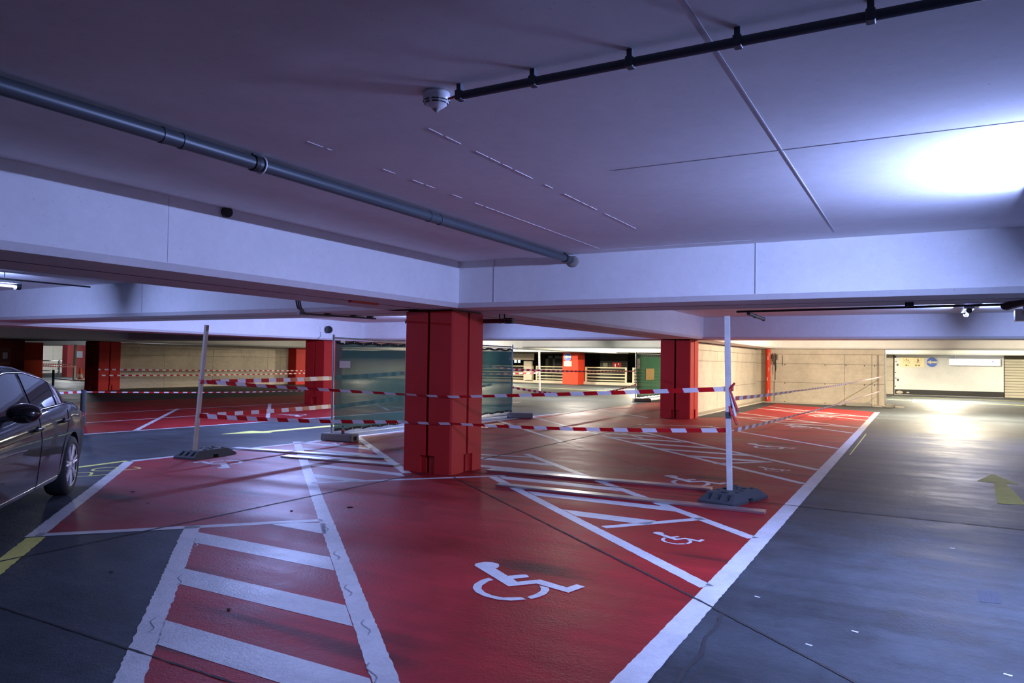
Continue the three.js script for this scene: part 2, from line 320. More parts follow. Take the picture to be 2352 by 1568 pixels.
// far middle: kerb, railing with wire infill, dark rooms behind
{
  const k = wall('wall_kerb', 'low pale concrete kerb under the far railing');
  mesh('kerb_body', box(-30.9, -6, 0, 0.19, -46.9, -46.5), M.raw, k);
  const v = wall('wall_far', 'grey wall far behind the railing');
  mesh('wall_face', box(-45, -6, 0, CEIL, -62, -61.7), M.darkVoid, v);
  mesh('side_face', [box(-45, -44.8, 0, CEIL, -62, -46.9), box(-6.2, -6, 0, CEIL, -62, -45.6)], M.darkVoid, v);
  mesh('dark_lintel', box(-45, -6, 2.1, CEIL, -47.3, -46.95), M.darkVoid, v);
}
{
  const w = wall('wall_grid', 'far concrete wall with square joints seen through the green net');
  const c = Array.from({ length: 13 }, (_, i) => -43 + i);
  panelWall(w, 'z', -46.2, 1, [[0, 0.55], [0.55, 1.1], [1.1, 1.65], [1.65, 2.15]], c, 2.15);
}
// far left: white panelled wall under a bright strip
{
  const w = wall('wall_panelled', 'bright white panelled wall seen far away behind the car');
  mesh('wall_core', box(-61.9, -61.6, 0, CEIL, -45, -8), M.paint, w);
  for (let i = 0; i < 6; i++) for (const [y0, y1] of [[0.15, 1.0], [1.05, 1.55], [1.6, 2.2]]) mesh('panel', box(-61.6, -61.56, y0, y1, -40 + i * 2.0, -38.05 + i * 2.0), M.whiteSheet, w);
}

// ------------------------------------------------------------------ floor markings
{
  const H1 = 0.001, H2 = 0.0022, H3 = 0.003;
  const coat = (poly, m = M.red, name = 'red_coating') => mesh(name, flat(poly, H1), m, floor);
  const line = (p, q, w = 0.115, jag = 0.003, m = M.line, h = H2) => mesh('painted_line', stripe(p, q, w, h, jag), m, floor);
  const poly = (pts, m = M.line, h = H2, name = 'painted_shape') => mesh(name, flat(pts, h), m, floor);
  // red fields
  coat([[-1.25, -3.2], [-1.32, -27.05], [-5.0, -30.4], [-4.95, -26.7], [-4.95, -23.3], [-4.95, -21.2], [-5.4, -20.7], [-9.2, -20.7], [-9.45, -12], [-9.55, -10], [-9.78, -6.58], [-6.4, -3.48], [-5.62, -4.3], [-3.15, -2.1], [-1.2, -0.4]]);
  coat([[-9.2, -20.7], [-6.6, -20.7], [-6.6, -30], [-9.1, -29]]);
  coat([[-14.05, -6.0], [-13.1, -15.5], [-13.0, -24], [-21.9, -24.5], [-22.6, -18.5], [-24, -6]]);
  // thick border lines
  line([-1.20, -2.2], [-1.233, -9.6], 0.15, 0.003); line([-1.233, -9.6], [-1.31, -27.1], 0.15, 0.003);
  line([-9.62, -10.0], [-9.25, -19.5], 0.13); line([-9.83, -6.58], [-9.55, -10.3], 0.13);
  line([-9.81, -6.52], [-6.38, -3.42], 0.13, 0.005);
  line([-14.05, -6], [-13.2, -15], 0.12); line([-13.2, -15], [-13.0, -24], 0.12);
  // diagonal bay lines of the near field
  line([-9.82, -9.72], [-2.12, -2.70], 0.125, 0.004); line([-2.12, -2.70], [-1.0, -1.68], 0.125, 0.004);
  line([-5.66, -4.38], [-2.95, -1.93], 0.13, 0.006);
  line([-4.86, -8.26], [-1.27, -5.02], 0.115);
  line([-5.62, -10.6], [-1.28, -6.63], 0.115);
  line([-5.75, -14.18], [-1.31, -10.02], 0.11); line([-5.85, -15.95], [-1.31, -11.46], 0.11);
  line([-4.5, -17.9], [-1.33, -14.64], 0.10); line([-6.1, -17.3], [-4.5, -17.85], 0.08);
  line([-5.0, -22.0], [-1.34, -18.2], 0.10); line([-5.0, -23.6], [-1.34, -19.85], 0.10);
  line([-5.0, -26.55], [-1.35, -22.75], 0.10); line([-4.9, -27.9], [-1.36, -24.3], 0.10);
  line([-9.66, -11.12], [-5.95, -7.88], 0.12);
  line([-9.35, -16.1], [-5.9, -12.6], 0.10); line([-9.3, -17.8], [-5.95, -14.4], 0.10);
  line([-9.1, -22], [-6.6, -19.6], 0.1);
  // cross lines at the ends of the bays
  line([-6.42, -3.46], [-4.86, -5.16], 0.11); line([-6.42, -6.62], [-4.78, -8.44], 0.10);
  line([-1.86, -7.2], [-2.54, -6.32], 0.10); line([-2.05, -12.0], [-2.75, -11.25], 0.10);
  line([-8.5, -9.95], [-9.27, -9.28], 0.09); line([-6.2, -10.1], [-5.35, -10.3], 0.09);
  line([-4.9, -14.2], [-5.6, -14.95], 0.09);
  // hatching: stripes along x, clipped between two diagonal lines z = 0.91 x + c
  const hatch = (c0, c1, zs, w, k = 0.91, lo = -99, hi = 99) => zs.forEach(z => {
    const X = (zz, c) => Math.max(lo, Math.min(hi, (zz - c) / k)), a = z - w / 2, b = z + w / 2;
    poly([[X(a, c0), a], [X(b, c0), b], [X(b, c1), b], [X(a, c1), a]], M.line, H2, 'painted_stripe');
  });
  hatch(0.68, -0.68, [-1.85, -2.62, -3.345, -4.115], 0.25); 
  poly([[-5.21, -4.8], [-4.82, -5.06], [-4.74, -5.07], [-4.45, -4.77], [-4.98, -4.78]], M.line, H2, 'painted_stripe');
  hatch(-0.86, -2.36, [-7.05], 0.19, 0.91, -99, -6.04); hatch(-0.86, -2.36, [-7.74, -8.45, -9.02, -9.66], 0.19, 0.91);
  hatch(-3.94, -5.39, [-6.74], 0.22, 0.91, -99, -2.22); hatch(-3.94, -5.39, [-7.48, -8.28, -9.02, -9.72], 0.2);
  hatch(-8.93, -10.3, [-11.95], 0.2, 0.92, -99, -2.14); hatch(-8.93, -10.3, [-12.6, -13.3, -14.0, -14.7], 0.2, 0.92);
  hatch(-17.1, -18.5, [-20.1, -20.9, -21.7], 0.16, 1.0); hatch(-21.7, -22.9, [-24.5, -25.3, -26.1], 0.16, 0.98);
  // wheelchair symbols, outline as painted
  const body = [[-2.864, -4.622], [-2.885, -4.665], [-2.880, -4.699], [-2.849, -4.751], [-2.797, -4.769], [-2.743, -4.759], [-2.710, -4.719], [-2.692, -4.670], [-2.697, -4.641], [-2.531, -4.527], [-2.444, -4.625], [-2.419, -4.612], [-2.390, -4.579], [-2.463, -4.484], [-2.409, -4.440], [-2.300, -4.571], [-2.066, -4.505], [-2.041, -4.606], [-1.971, -4.582], [-2.012, -4.410], [-2.280, -4.476], [-2.407, -4.320]];
  const wheelA = [[-2.621, -4.419], [-2.564, -4.391], [-2.579, -4.35], [-2.574, -4.303], [-2.567, -4.242], [-2.533, -4.179], [-2.478, -4.131], [-2.401, -4.099], [-2.324, -4.101], [-2.226, -4.168], [-2.181, -4.143], [-2.250, -4.077], [-2.333, -4.047], [-2.443, -4.060], [-2.533, -4.104], [-2.595, -4.168], [-2.630, -4.246], [-2.638, -4.344]];
  const wheelB = [[-2.242, -4.445], [-2.171, -4.439], [-2.141, -4.395], [-2.122, -4.312], [-2.134, -4.232], [-2.160, -4.168], [-2.200, -4.191], [-2.181, -4.269], [-2.182, -4.342], [-2.205, -4.397]];
  const symbol = (x, z, s, turn) => {
    const map = l => l.map(([a, b]) => { const u = (a + 2.42) * s, w = (b + 4.4) * s; return [x + u * Math.cos(turn) + w * Math.sin(turn), z - u * Math.sin(turn) + w * Math.cos(turn)]; });
    mesh('wheelchair_symbol', [flat(map(body), H3), flat(map(wheelA), H3), flat(map(wheelB), H3)], M.line, floor);
  };
  symbol(-2.42, -4.4, 1, 0); symbol(-1.845, -6.23, 0.51, 0.04); symbol(-2.59, -9.36, 0.96, -0.07); symbol(-1.88, -11.13, 0.52, -0.04); symbol(-2.48, -14.15, 1.04, -0.14);
  symbol(-8.62, -7.13, 0.92, Math.PI); symbol(-9.1, -9.9, 0.6, Math.PI); symbol(-2.6, -19.2, 1.0, -0.1); symbol(-2.6, -23.6, 1, -0.1); symbol(-14.4, -14.2, 1.0, Math.PI); symbol(-14.5, -18.6, 1, Math.PI);
  // far field lines
  for (const z of [-9.2, -12.6, -17.2, -21]) line([-13.7, z], [-18.6, z - 4.6], 0.1);
  line([-18.6, -8], [-18.2, -20], 0.09); line([-16.2, -8], [-15.9, -20], 0.09);
  // yellow: arrows, edge lines
  poly([[0.87, -12.54], [0.63, -11.62], [0.81, -11.56], [0.725, -9.82], [1.0, -9.9], [0.95, -11.6], [1.10, -11.58]], M.yellowLine, H2, 'painted_arrow');
  poly([[-11.9, -9.78], [-11.98, -10.62], [-11.72, -10.66], [-11.62, -12.6], [-11.36, -12.6], [-11.5, -10.64], [-11.36, -10.6]], M.yellowLine, H2, 'painted_arrow');
  line([-9.9, -6.55], [-9.7, -4.2], 0.10, 0.004, M.yellowLine); line([-6.34, -3.42], [-4.6, -1.85], 0.14, 0.006, M.yellowLine);
  line([-1.10, -18.2], [-1.08, -13.75], 0.02, 0.004, M.yellowLine);
  line([-1.4, -38.2], [6, -36.0], 0.16, 0.004, M.yellowLine); line([-1.4, -42.0], [6, -41.4], 0.14, 0.004, M.yellowLine);
  line([1.56, -39.1], [1.5, -36], 0.14, 0.004, M.yellowLine);
  poly([[-0.4, -39.2], [-0.2, -39], [-0.2, -36], [-0.38, -36.2]]); poly([[0.41, -39], [0.9, -38.5], [0.9, -36.1], [0.41, -35.9]]);
  line([-26, -40], [-9, -35], 0.12, 0.003, M.yellowLine); line([-42, -21.5], [-42, -28], 0.2, 0.003, M.yellowLine);
  // hand painted yellow bay letters beside the car
  const scrawl = pts => mesh('painted_letter', tube(pts.map(([x, z]) => V(x, 0.0005, z)), 0.02, 30, 6).scale(1, 0.15, 1), M.yellowLine, floor);
  scrawl([[-9.25, -5.95], [-9.45, -6.1], [-9.55, -5.9], [-9.4, -5.75], [-9.2, -5.9], [-9.1, -6.2], [-9.3, -6.25]]);
  scrawl([[-9.05, -5.5], [-9.3, -5.65], [-9.4, -5.45], [-9.2, -5.3], [-9.0, -5.55], [-8.95, -5.8]]);
  scrawl([[-8.95, -5.15], [-9.15, -5.3], [-9.3, -5.1]]);
  for (const [x, z] of [[-4.62, -4.95], [-3.9, -4.3], [-3.25, -3.7], [-2.72, -3.25], [-5.1, -3.98], [-4.35, -3.28], [-3.75, -2.66], [-2.3, -2.8]]) mesh('scuff_mark', tube([-0.12, -0.06, 0, 0.06, 0.12].map((k, i) => V(x - 0.72 * k + 0.012 * Math.sin(i * 1.57), 0.0015, z - 0.69 * k - 0.013 * Math.sin(i * 1.57))), 0.007, 16, 5).scale(1, 0.2, 1).translate(0, 0.002, 0), M.scuff, floor);
  for (const [p, q] of [[[0.330, -5.927], [0.329, -5.651]], [[0.355, -5.931], [0.353, -5.656]], [[0.383, -5.937], [0.379, -5.662]], [[0.408, -5.942], [0.403, -5.667]], [[0.435, -5.948], [0.429, -5.673]]]) mesh('tread_mark', stripe(p, q, 0.022, 0.0016, 0.004, 0.03), M.sealant2, floor);
  for (const [x, z] of [[-0.55, -4.3], [0.35, -4.4], [-0.35, -4.65], [-0.15, -3.75], [0.05, -3.35], [-0.95, -5.0], [0.2, -7.2]]) mesh('paint_fleck', flat([[x, z], [x + 0.035, z + 0.012], [x + 0.03, z + 0.03], [x - 0.005, z + 0.016]], 0.0016), M.line, floor);
  // expansion joints filled with black sealant
  const jt = (pts, w = 0.018) => { for (let i = 0; i + 1 < pts.length; i++) mesh('expansion_joint', stripe(pts[i], pts[i + 1], w, 0.0036, 0.004, 0.05), M.sealant, floor); };
  jt([[-5.37, -8.04], [-1.24, -4.71]], 0.02); jt([[-1.24, -4.71], [0.6, -3.15], [2.5, -1.5]], 0.02);
  jt([[-5.82, -1.0], [-5.8, -8.05]], 0.03); jt([[-5.86, -8.83], [-6.0, -19.9]], 0.035);
  jt([[-6.0, -2.38], [1.0, -2.39]], 0.012); jt([[-5.38, -8.45], [-1.2, -8.40]], 0.02); jt([[-1.2, -8.40], [6, -8.3]], 0.026);
  jt([[-4.9, -13.8], [-1.2, -13.68], [6, -13.1]], 0.014); jt([[-1.15, -11.45], [6, -15.6]], 0.008); jt([[-12.6, -8.5], [-9.8, -8.36], [-6.17, -8.46]], 0.014);
  jt([[-9.86, -16.0], [-5.9, -12.6], [-3.3, -10.05]], 0.008); jt([[-10.2, -5.0], [-8.2, -5.95], [-7.2, -6.95]], 0.006);
  jt([[-1.054, -4.54], [-1.03, -4.3], [-1.04, -4.1], [-1.0, -3.85], [-1.02, -3.6], [-0.98, -3.2]], 0.02); jt([[-0.85, -26], [-0.95, -22], [-1.1, -22]], 0.03);
  jt([[-1.2, -20.4], [6, -19.6]], 0.02);
}

// ------------------------------------------------------------------ lamps
const tubeMat = { c: std({ color: 0xffffff, emissive: lin(0.8, 0.87, 1.0), emissiveIntensity: 2 }), w: std({ color: 0xffffff, emissive: lin(1.0, 0.9, 0.72), emissiveIntensity: 2 }) };
for (const [x, y, z, col, power, label] of LAMPS) {
  const t = thing('tube_lamp', label, 'lamp', [x, y, z], 0, 'tube lamps under the ceiling'), L = 1.2;
  mesh('glass_tube', rod(V(0, 0, -L / 2), V(0, 0, L / 2), 0.019, 14), col === WARM || col === SOFT ? tubeMat.w : tubeMat.c, t);
  const housing = mesh('housing', rbox(-0.09, 0.09, 0.036, 0.08, -L / 2 - 0.06, L / 2 + 0.06, 0.008), M.galv, t);
  for (const s of [-1, 1]) { mesh('end_cap', rod(V(0, 0.0, s * (L / 2)), V(0, 0.0, s * (L / 2 + 0.07)), 0.05, 16), M.darkMetal, t); mesh('hanger', rod(V(0, 0.08, s * 0.45), V(0, CEIL - y, s * 0.45), 0.008, 8), M.galv, housing); }
  for (const a of [-32, 90, 212]) {          // three strips around the tube
    const r = a * Math.PI / 180, d = V(Math.cos(r), Math.sin(r), 0), k = a === 90 ? 0.012 : 1;
    const li = new THREE.RectAreaLight(col, k * power / (Math.PI * L * 0.03), L, 0.03);
    const at = V(x, y, z).addScaledVector(d, a === 90 ? 0.1 : 0.024);
    li.position.copy(at); li.up.set(0, 0, 1); 
    const m = new THREE.Matrix4().makeBasis(V(0, 0, 1), d.clone().negate().cross(V(0, 0, 1)), d.clone().negate());
    li.quaternion.setFromRotationMatrix(m); scene.add(li);
  }
}

// ------------------------------------------------------------------ barrier tape
// points: [x, y, z, width, tilt of the ribbon in degrees]; sag in metres per span
function tape(label, spans, sag = 0.03, group) {
  const pos = [], uv = [], nor = []; let run = rr(0, 0.3), prev = null;
  for (let s = 0; s + 1 < spans.length; s++) {
    const A = spans[s], B = spans[s + 1], a = V(A[0], A[1], A[2]), b = V(B[0], B[1], B[2]), L = a.distanceTo(b), n = Math.max(8, Math.min(70, Math.round(L * 6))), side = V(b.x - a.x, 0, b.z - a.z).normalize().cross(V(0, 1, 0));
    for (let i = s ? 1 : 0; i <= n; i++) {
      const t = i / n, p = a.clone().lerp(b, t); p.y -= sag * 4 * t * (1 - t) * L / 6;
      const w = (A[3] ?? 0.06) * (1 - t) + (B[3] ?? 0.06) * t, r = ((A[4] ?? 20) * (1 - t) + (B[4] ?? 20) * t + Math.sin(t * L * 1.7 + s) * 6) * Math.PI / 180;
      const d = V(0, Math.cos(r), 0).addScaledVector(side, Math.sin(r)).multiplyScalar(w / 2);
      const q = { t: p.clone().add(d), b: p.clone().sub(d), u: 0 };
      if (prev) run += p.distanceTo(prev.p); q.u = run / 0.34; q.p = p;
      if (prev) for (const [c, u, v] of [[prev.t, prev.u, 1], [prev.b, prev.u, 0], [q.b, q.u, 0], [prev.t, prev.u, 1], [q.b, q.u, 0], [q.t, q.u, 1]]) { pos.push(c.x, c.y, c.z); uv.push(u, v); }
      prev = q;
    }
  }
  const g = new THREE.BufferGeometry(); g.setAttribute('position', new THREE.Float32BufferAttribute(pos, 3)); g.setAttribute('uv', new THREE.Float32BufferAttribute(uv, 2)); g.computeVertexNormals();
  return tag(mesh('barrier_tape', g, M.tape), label, 'tape', group ?? 'red and white barrier tapes');
}
// the tapes round the near bays
tape('upper red and white tape crossing in front of the big red column', [[-9.33, 1.13, -7.32, 0.065, 10], [-6.2, 1.03, -8.03, 0.04, 45], [-5.36, 1.024, -8.03, 0.035, 20], [-1.9, 1.228, -8.32, 0.055, 5]], 0.01);
tape('lower red and white tape crossing in front of the big red column', [[-9.37, 0.627, -7.30, 0.07, 0], [-6.2, 0.655, -8.03, 0.045, 25], [-5.36, 0.677, -8.03, 0.035, 20], [-1.9, 0.771, -8.32, 0.05, 5]], 0.05);
tape('upper short tape from leaning wooden stake to green fence', [[-9.33, 1.13, -7.32, 0.06, 10], [-9.54, 1.14, -10.28, 0.075, 0]], 0.02);
tape('lower short tape from leaning wooden stake to green fence', [[-9.37, 0.63, -7.30, 0.06, 10], [-9.54, 0.62, -10.28, 0.075, 0]], 0.02);
tape('upper tape seen through the green fence net', [[-9.54, 1.14, -10.34, 0.09, 0], [-10.2, 1.36, -17.2, 0.07, 10]], 0.01);
tape('lower tape seen through the green fence net', [[-9.54, 0.6, -10.34, 0.08, 0], [-10.2, 0.86, -17.2, 0.07, 10]], 0.01);
tape('upper long tape from white stake to the stained wall corner', [[-1.83, 1.123, -8.38, 0.05, 10], [-1.7, 1.11, -12, 0.04, 40], [-1.45, 1.12, -22, 0.05, 35], [-1.22, 1.179, -30.57, 0.05, 35]], 0.012);
tape('lower long tape from white stake to the stained wall corner', [[-1.83, 0.771, -8.38, 0.05, 10], [-1.7, 0.74, -12, 0.04, 40], [-1.45, 0.685, -22, 0.05, 35], [-1.22, 0.677, -30.57, 0.05, 35]], 0.012);
tape('upper tape from green fence end to far screened fence', [[-9.62, 1.28, -17.32, 0.06, 15], [-9.82, 1.19, -27.6, 0.05, 20]], 0.02);
tape('lower sagging tape from green fence end to far screened fence', [[-9.62, 0.80, -17.32, 0.06, 5], [-9.82, 0.66, -27.6, 0.06, 5]], 0.16);
tape('upper thin tape from far white stake towards the left', [[-15.05, 1.07, -29.6, 0.06, 10], [-19, 1.45, -27, 0.06, 10]], 0.02);
tape('lower thin tape from far white stake towards the left', [[-15.05, 1.0, -29.6, 0.06, 10], [-19, 0.85, -27, 0.06, 10]], 0.02);
tape('tape from black bollard to the left red column', [[-15.5, 0.72, -9.21, 0.035, 35], [-17.9, 0.42, -17.98, 0.03, 35]], 0.02);
tape('upper faint tape before the dim concrete wall', [[-30.24, 0.90, -18.6, 0.06, 10], [-30.24, 0.80, -30.6, 0.06, 10]], 0.01);
tape('lower faint tape before the dim concrete wall', [[-30.24, 0.65, -18.6, 0.06, 10], [-30.24, 0.66, -30.6, 0.06, 10]], 0.02);
tape('tape stretched across the bright gap behind the car roof', [[-40.3, 1.0, -21.66, 0.06, 5], [-43.95, 0.93, -25.6, 0.06, 5]], 0.02);
tape('second tape just under it across the bright gap behind the car', [[-40.3, 0.9, -21.66, 0.07, 5], [-43.95, 0.8, -25.6, 0.07, 5]], 0.02);
tape('dark lower tape across the bright gap behind the car', [[-36.2, 0.36, -20.07, 0.05, 15], [-31.1, 0.38, -18.7, 0.05, 15]], 0.02);
tape('tape from black bollard towards the parked car', [[-15.5, 0.72, -9.2, 0.05, 20], [-14.2, 0.76, -7.2, 0.05, 20]], 0.01);

// loose ends and knots: short ribbons wound on the stakes
function knot(x, y, z, r, name, label, ends) {
  const t = thing('tape_knot', label, 'tape', [x, y, z], 0, 'knotted tape ends');
  mesh('wrap', metric(rbox(-r, r, -0.03, 0.03, -r, r, 0.006)), M.redPlain, t);
  for (const [dx, dy, dz, m] of ends) mesh('loose_end', [rod(V(0, 0, r), V(dx * 0.5, dy * 0.5, r + dz * 0.6), 0.012, 6), rod(V(dx * 0.5, dy * 0.5, r + dz * 0.6), V(dx, dy, r + dz), 0.014, 6)], m, t);
}
knot(-1.866, 1.235, -8.33, 0.032, '', 'upper red tape knot with dangling ends on white stake', [[0.10, -0.25, 0.03, M.redPlain], [0.06, 0.06, 0.02, M.redPlain], [0.07, -0.3, 0.02, M.plastic]]);
knot(-1.866, 1.04, -8.33, 0.031, '', 'lower red tape knot on white stake above dark band', [[0.09, -0.20, 0.03, M.redPlain], [0.03, -0.1, 0.02, M.redPlain]]);
knot(-9.335, 1.13, -7.32, 0.034, '', 'tape knot on the leaning wooden stake', [[0.02, -0.02, 0.03, M.plastic]]);
knot(-15.5, 0.26, -9.21, 0.06, '', 'tape wound round the black bollard', [[-0.05, -0.05, 0.02, M.redPlain], [0.05, 0.03, 0.03, M.plastic]]);

// ------------------------------------------------------------------ stakes in rubber feet
const ev = new Evaluator(); ev.attributes = ['position', 'normal', 'uv'];
function cutAll(g, cuts) { let r = new Brush(metric(g)); r.updateMatrixWorld(); for (const c of cuts) { const b = new Brush(c); b.updateMatrixWorld(); r = ev.evaluate(r, b, SUBTRACTION); r.updateMatrixWorld(); } return metric(r.geometry); }
function foot(label, x, z, turn) {
  const t = thing('rubber_base', label, 'base plate', [x, 0, z], turn, 'rubber feet of the barrier stakes'), a = 0.41, b = 0.205, h = 0.115, c = 0.10;
  // frustum along local x, chamfered on all sides, tunnel across the middle, hand slots in both ends
  const P = [[-a, 0, -b], [a, 0, -b], [a, 0, b], [-a, 0, b], [-a, 0.03, -b], [a, 0.03, -b], [a, 0.03, b], [-a, 0.03, b], [-a + c * 1.3, h, -b + 0.05], [a - c * 1.3, h, -b + 0.05], [a - c * 1.3, h, b - 0.05], [-a + c * 1.3, h, b - 0.05]];
  const q = [[0, 1, 2, 3], [0, 4, 5, 1], [1, 5, 6, 2], [2, 6, 7, 3], [3, 7, 4, 0], [4, 8, 9, 5], [5, 9, 10, 6], [6, 10, 11, 7], [7, 11, 8, 4], [8, 11, 10, 9]], pos = [];
  for (const [i, j, k, l] of q) for (const n of [i, j, k, i, k, l]) pos.push(...P[n]);
  const g = new THREE.BufferGeometry(); g.setAttribute('position', new THREE.Float32BufferAttribute(pos, 3)); g.computeVertexNormals(); g.setAttribute('uv', new THREE.Float32BufferAttribute(new Array(pos.length / 3 * 2).fill(0), 2));
  const cuts = [box(-0.05, 0.05, -0.01, 0.045, -0.3, 0.3)];
  for (const s of [-1, 1]) for (const w of [-0.11, 0, 0.11]) cuts.push(box(s * 0.30, s * 0.45, 0.045, 0.2, w - 0.025, w + 0.025).applyMatrix4(new THREE.Matrix4()));
  cuts.push(box(0.10, 0.20, 0.05, 0.2, -0.07, 0.07), box(-0.28, -0.18, 0.06, 0.2, -0.05, 0.05));
  mesh('foot_body', cutAll(g, cuts), M.rubber, t);
  for (const [u, v] of [[0.0, 0.1], [0.0, -0.1], [0.24, 0.1], [0.24, -0.1], [-0.12, 0.11], [-0.12, -0.11], [0.06, 0.03], [0.06, -0.04]]) mesh('stud', rbox(u - 0.025, u + 0.025, h - 0.005, h + 0.012, v - 0.02, v + 0.02, 0.005), M.rubber, t);
  return t;
}
foot('black rubber foot under the leaning wooden stake', -9.44, -7.5, Math.PI / 2 + 0.1);
foot('grey rubber foot under the white stake at right', -1.83, -8.37, Math.PI / 2 - 0.26);
function stake(name, label, a, b, w, m, bands) {
  const t = thing(name, label, 'stake', [a.x, a.y, a.z]), d = b.clone().sub(a), g = metric(new RoundedBoxGeometry(w, d.length(), w, 1, 0.004)).translate(0, d.length() / 2, 0);
  t.quaternion.setFromUnitVectors(V(0, 1, 0), d.clone().normalize());
  mesh('timber', g, m, t);
  for (const [y, h, mm] of bands ?? []) mesh('paint_band', rbox(-w / 2 - 0.002, w / 2 + 0.002, y - h / 2, y + h / 2, -w / 2 - 0.002, w / 2 + 0.002, 0.002), mm, t);
}
stake('wooden_stake', 'leaning bare wooden stake in the black rubber foot', V(-9.41, 0.08, -7.28), V(-9.294, 1.972, -7.344), 0.05, M.wood);
stake('wooden_stake', 'upright white painted stake in the grey rubber foot', V(-1.863, 0.08, -8.33), V(-1.90, 2.04, -8.31), 0.055, M.whiteWood, [[0.86, 0.075, M.conduit]]);
stake('wooden_stake', 'thin pale stake far behind between the two fences', V(-15.04, 0.06, -29.6), V(-15.09, 1.95, -29.58), 0.07, M.whiteWood);
foot('pale foot of the thin stake far behind', -15.04, -29.6, 0.2);

// ------------------------------------------------------------------ fence panels with nets, concrete feet
function concreteFoot(label, x, z, turn, len = 0.68) {
  const t = thing('concrete_block', label, 'concrete block', [x, 0, z], turn, 'concrete feet of the fences'), g = new RoundedBoxGeometry(len, 0.135, 0.23, 5, 0.018);
  const p = g.attributes.position; for (let i = 0; i < p.count; i++) if (p.getY(i) < 0.03) p.setX(i, p.getX(i) + rr(-0.006, 0.006)), p.setZ(i, p.getZ(i) + rr(-0.008, 0.008));
  g.computeVertexNormals(); g.translate(0, 0.0685, 0);
  mesh('foot_body', cutAll(g, [box(len / 2 - 0.05, len / 2 + 0.1, 0.02, 0.10, -0.05, 0.05), box(-0.3 * len - 0.03, -0.3 * len + 0.03, 0.05, 0.3, -0.03, 0.03)]), M.block, t);
}
function fencePanel(label, a, b, { m = M.net, top = 1.945, bottom = 0.14, extras = [] } = {}) {   // a, b: [x, z] of the two posts
  const L = Math.hypot(b[0] - a[0], b[1] - a[1]), turn = Math.atan2(-(b[1] - a[1]), b[0] - a[0]);
  const t = thing('site_fence', label, 'fence', [a[0], 0, a[1]], turn, 'site fence panels with green nets');
  for (const x of [0.02, L - 0.02]) mesh('post', rod(V(x, 0.06, 0), V(x, top, 0), 0.021, 14), M.galv, t);
  mesh('top_rail', rod(V(0, top - 0.06, 0), V(L, top - 0.06, 0), 0.016, 12), M.galv, t);
  mesh('bottom_rail', rod(V(0, bottom - 0.06, 0), V(L, bottom - 0.06, 0), 0.016, 12), M.galv, t);
  const wires = []; for (let x = 0.1; x < L; x += 0.1) wires.push(rod(V(x, bottom - 0.06, -0.012), V(x, top - 0.06, -0.012), 0.0016, 4)); for (let y = 0.35; y < top - 0.1; y += 0.2) wires.push(rod(V(0, y, -0.012), V(L, y, -0.012), 0.0016, 4));
  tag(mesh('wire_mesh', wires, M.galv, t), null, null, null, 'stuff');
  // net, laced at eyelets so that its upper edge sags between them
  const nx = 84, ny = 10, pos = [], sagT = x => -0.028 * Math.abs(Math.sin(x * Math.PI / 0.55)), sagB = x => 0.022 * Math.abs(Math.sin((x + 0.1) * Math.PI / 0.5)), zz = (x, y) => 0.022 + 0.005 * Math.sin(x * 5 + y * 3) + 0.003 * Math.sin(x * 13);
  const pt = (i, j) => { const x = 0.05 + (L - 0.1) * i / nx, y0 = bottom + sagB(x), y1 = top - 0.105 + sagT(x), y = y0 + (y1 - y0) * j / ny; return [x, y, zz(x, y)]; };
  for (let i = 0; i < nx; i++) for (let j = 0; j < ny; j++) for (const [u, v] of [[0, 0], [1, 0], [1, 1], [0, 0], [1, 1], [0, 1]]) pos.push(...pt(i + u, j + v));
  const net = new THREE.BufferGeometry(); net.setAttribute('position', new THREE.Float32BufferAttribute(pos, 3)); net.computeVertexNormals();
  const netMesh = mesh('green_net', metric(net), m, t);
  for (const [e, d] of [[ny, -0.05], [0, 0.045]]) { const h = []; for (let i = 0; i < nx; i++) for (const [u, v] of [[0, 0], [1, 0], [1, 1], [0, 0], [1, 1], [0, 1]]) { const q = pt(i + u, e); h.push(q[0], q[1] + d * v, q[2] + 0.004); } const g = new THREE.BufferGeometry(); g.setAttribute('position', new THREE.Float32BufferAttribute(h, 3)); g.computeVertexNormals(); mesh('net_hem', g, M.hem, netMesh); }
  for (let x = 0.28; x < L - 0.1; x += 0.275) for (const [e, d] of [[1, -0.022], [0, 0.02]]) { const y = e ? top - 0.105 + sagT(x) + d : bottom + sagB(x) + d; mesh('eyelet', rod(V(x, y, zz(x, y) + 0.003), V(x, y, zz(x, y) + 0.012), 0.010, 8), M.plastic, netMesh); }
  for (const [x0, x1, y0, y1, mm, nm] of extras) mesh(nm ?? 'sign_board', box(x0, x1, y0, y1, 0.04, 0.045), mm, t);
  return t;
}
const T0 = [-9.54, -10.3], T1 = [-9.58, -13.8], T2 = [-9.62, -17.3];
fencePanel('near green screened fence panel with small white plate, left of the big red column', T0, T1, { extras: [[0.14, 0.44, 1.33, 1.46, M.whiteSheet], [0.16, 0.28, 1.80, 1.85, M.galv, 'buckle']] });
fencePanel('green screened fence panel ending just right of the big red column', T1, T2, { extras: [[0.2, 0.75, 1.05, 1.5, std({ color: lin(0.03, 0.04, 0.08), roughness: 0.6 })]] });
fencePanel('bright green screened fence with yellow board beside the right red column', [-9.82, -27.6], [-9.9, -31.1], { m: M.netGreen, extras: [[0.05, 0.38, 1.28, 1.68, M.whiteSheet], [1.15, 2.3, 0.82, 1.28, M.yellowSign], [0.15, 0.3, 1.44, 1.48, M.black, 'printed_mark']] });
concreteFoot('grey concrete foot with bottle on it under the near fence post', -9.3, -10.27, 0.08);
concreteFoot('dark concrete foot beside the fence end right of the big red column', -9.35, -17.25, 0.5);
concreteFoot('concrete foot of the far bright green fence', -9.55, -27.55, 0.7);
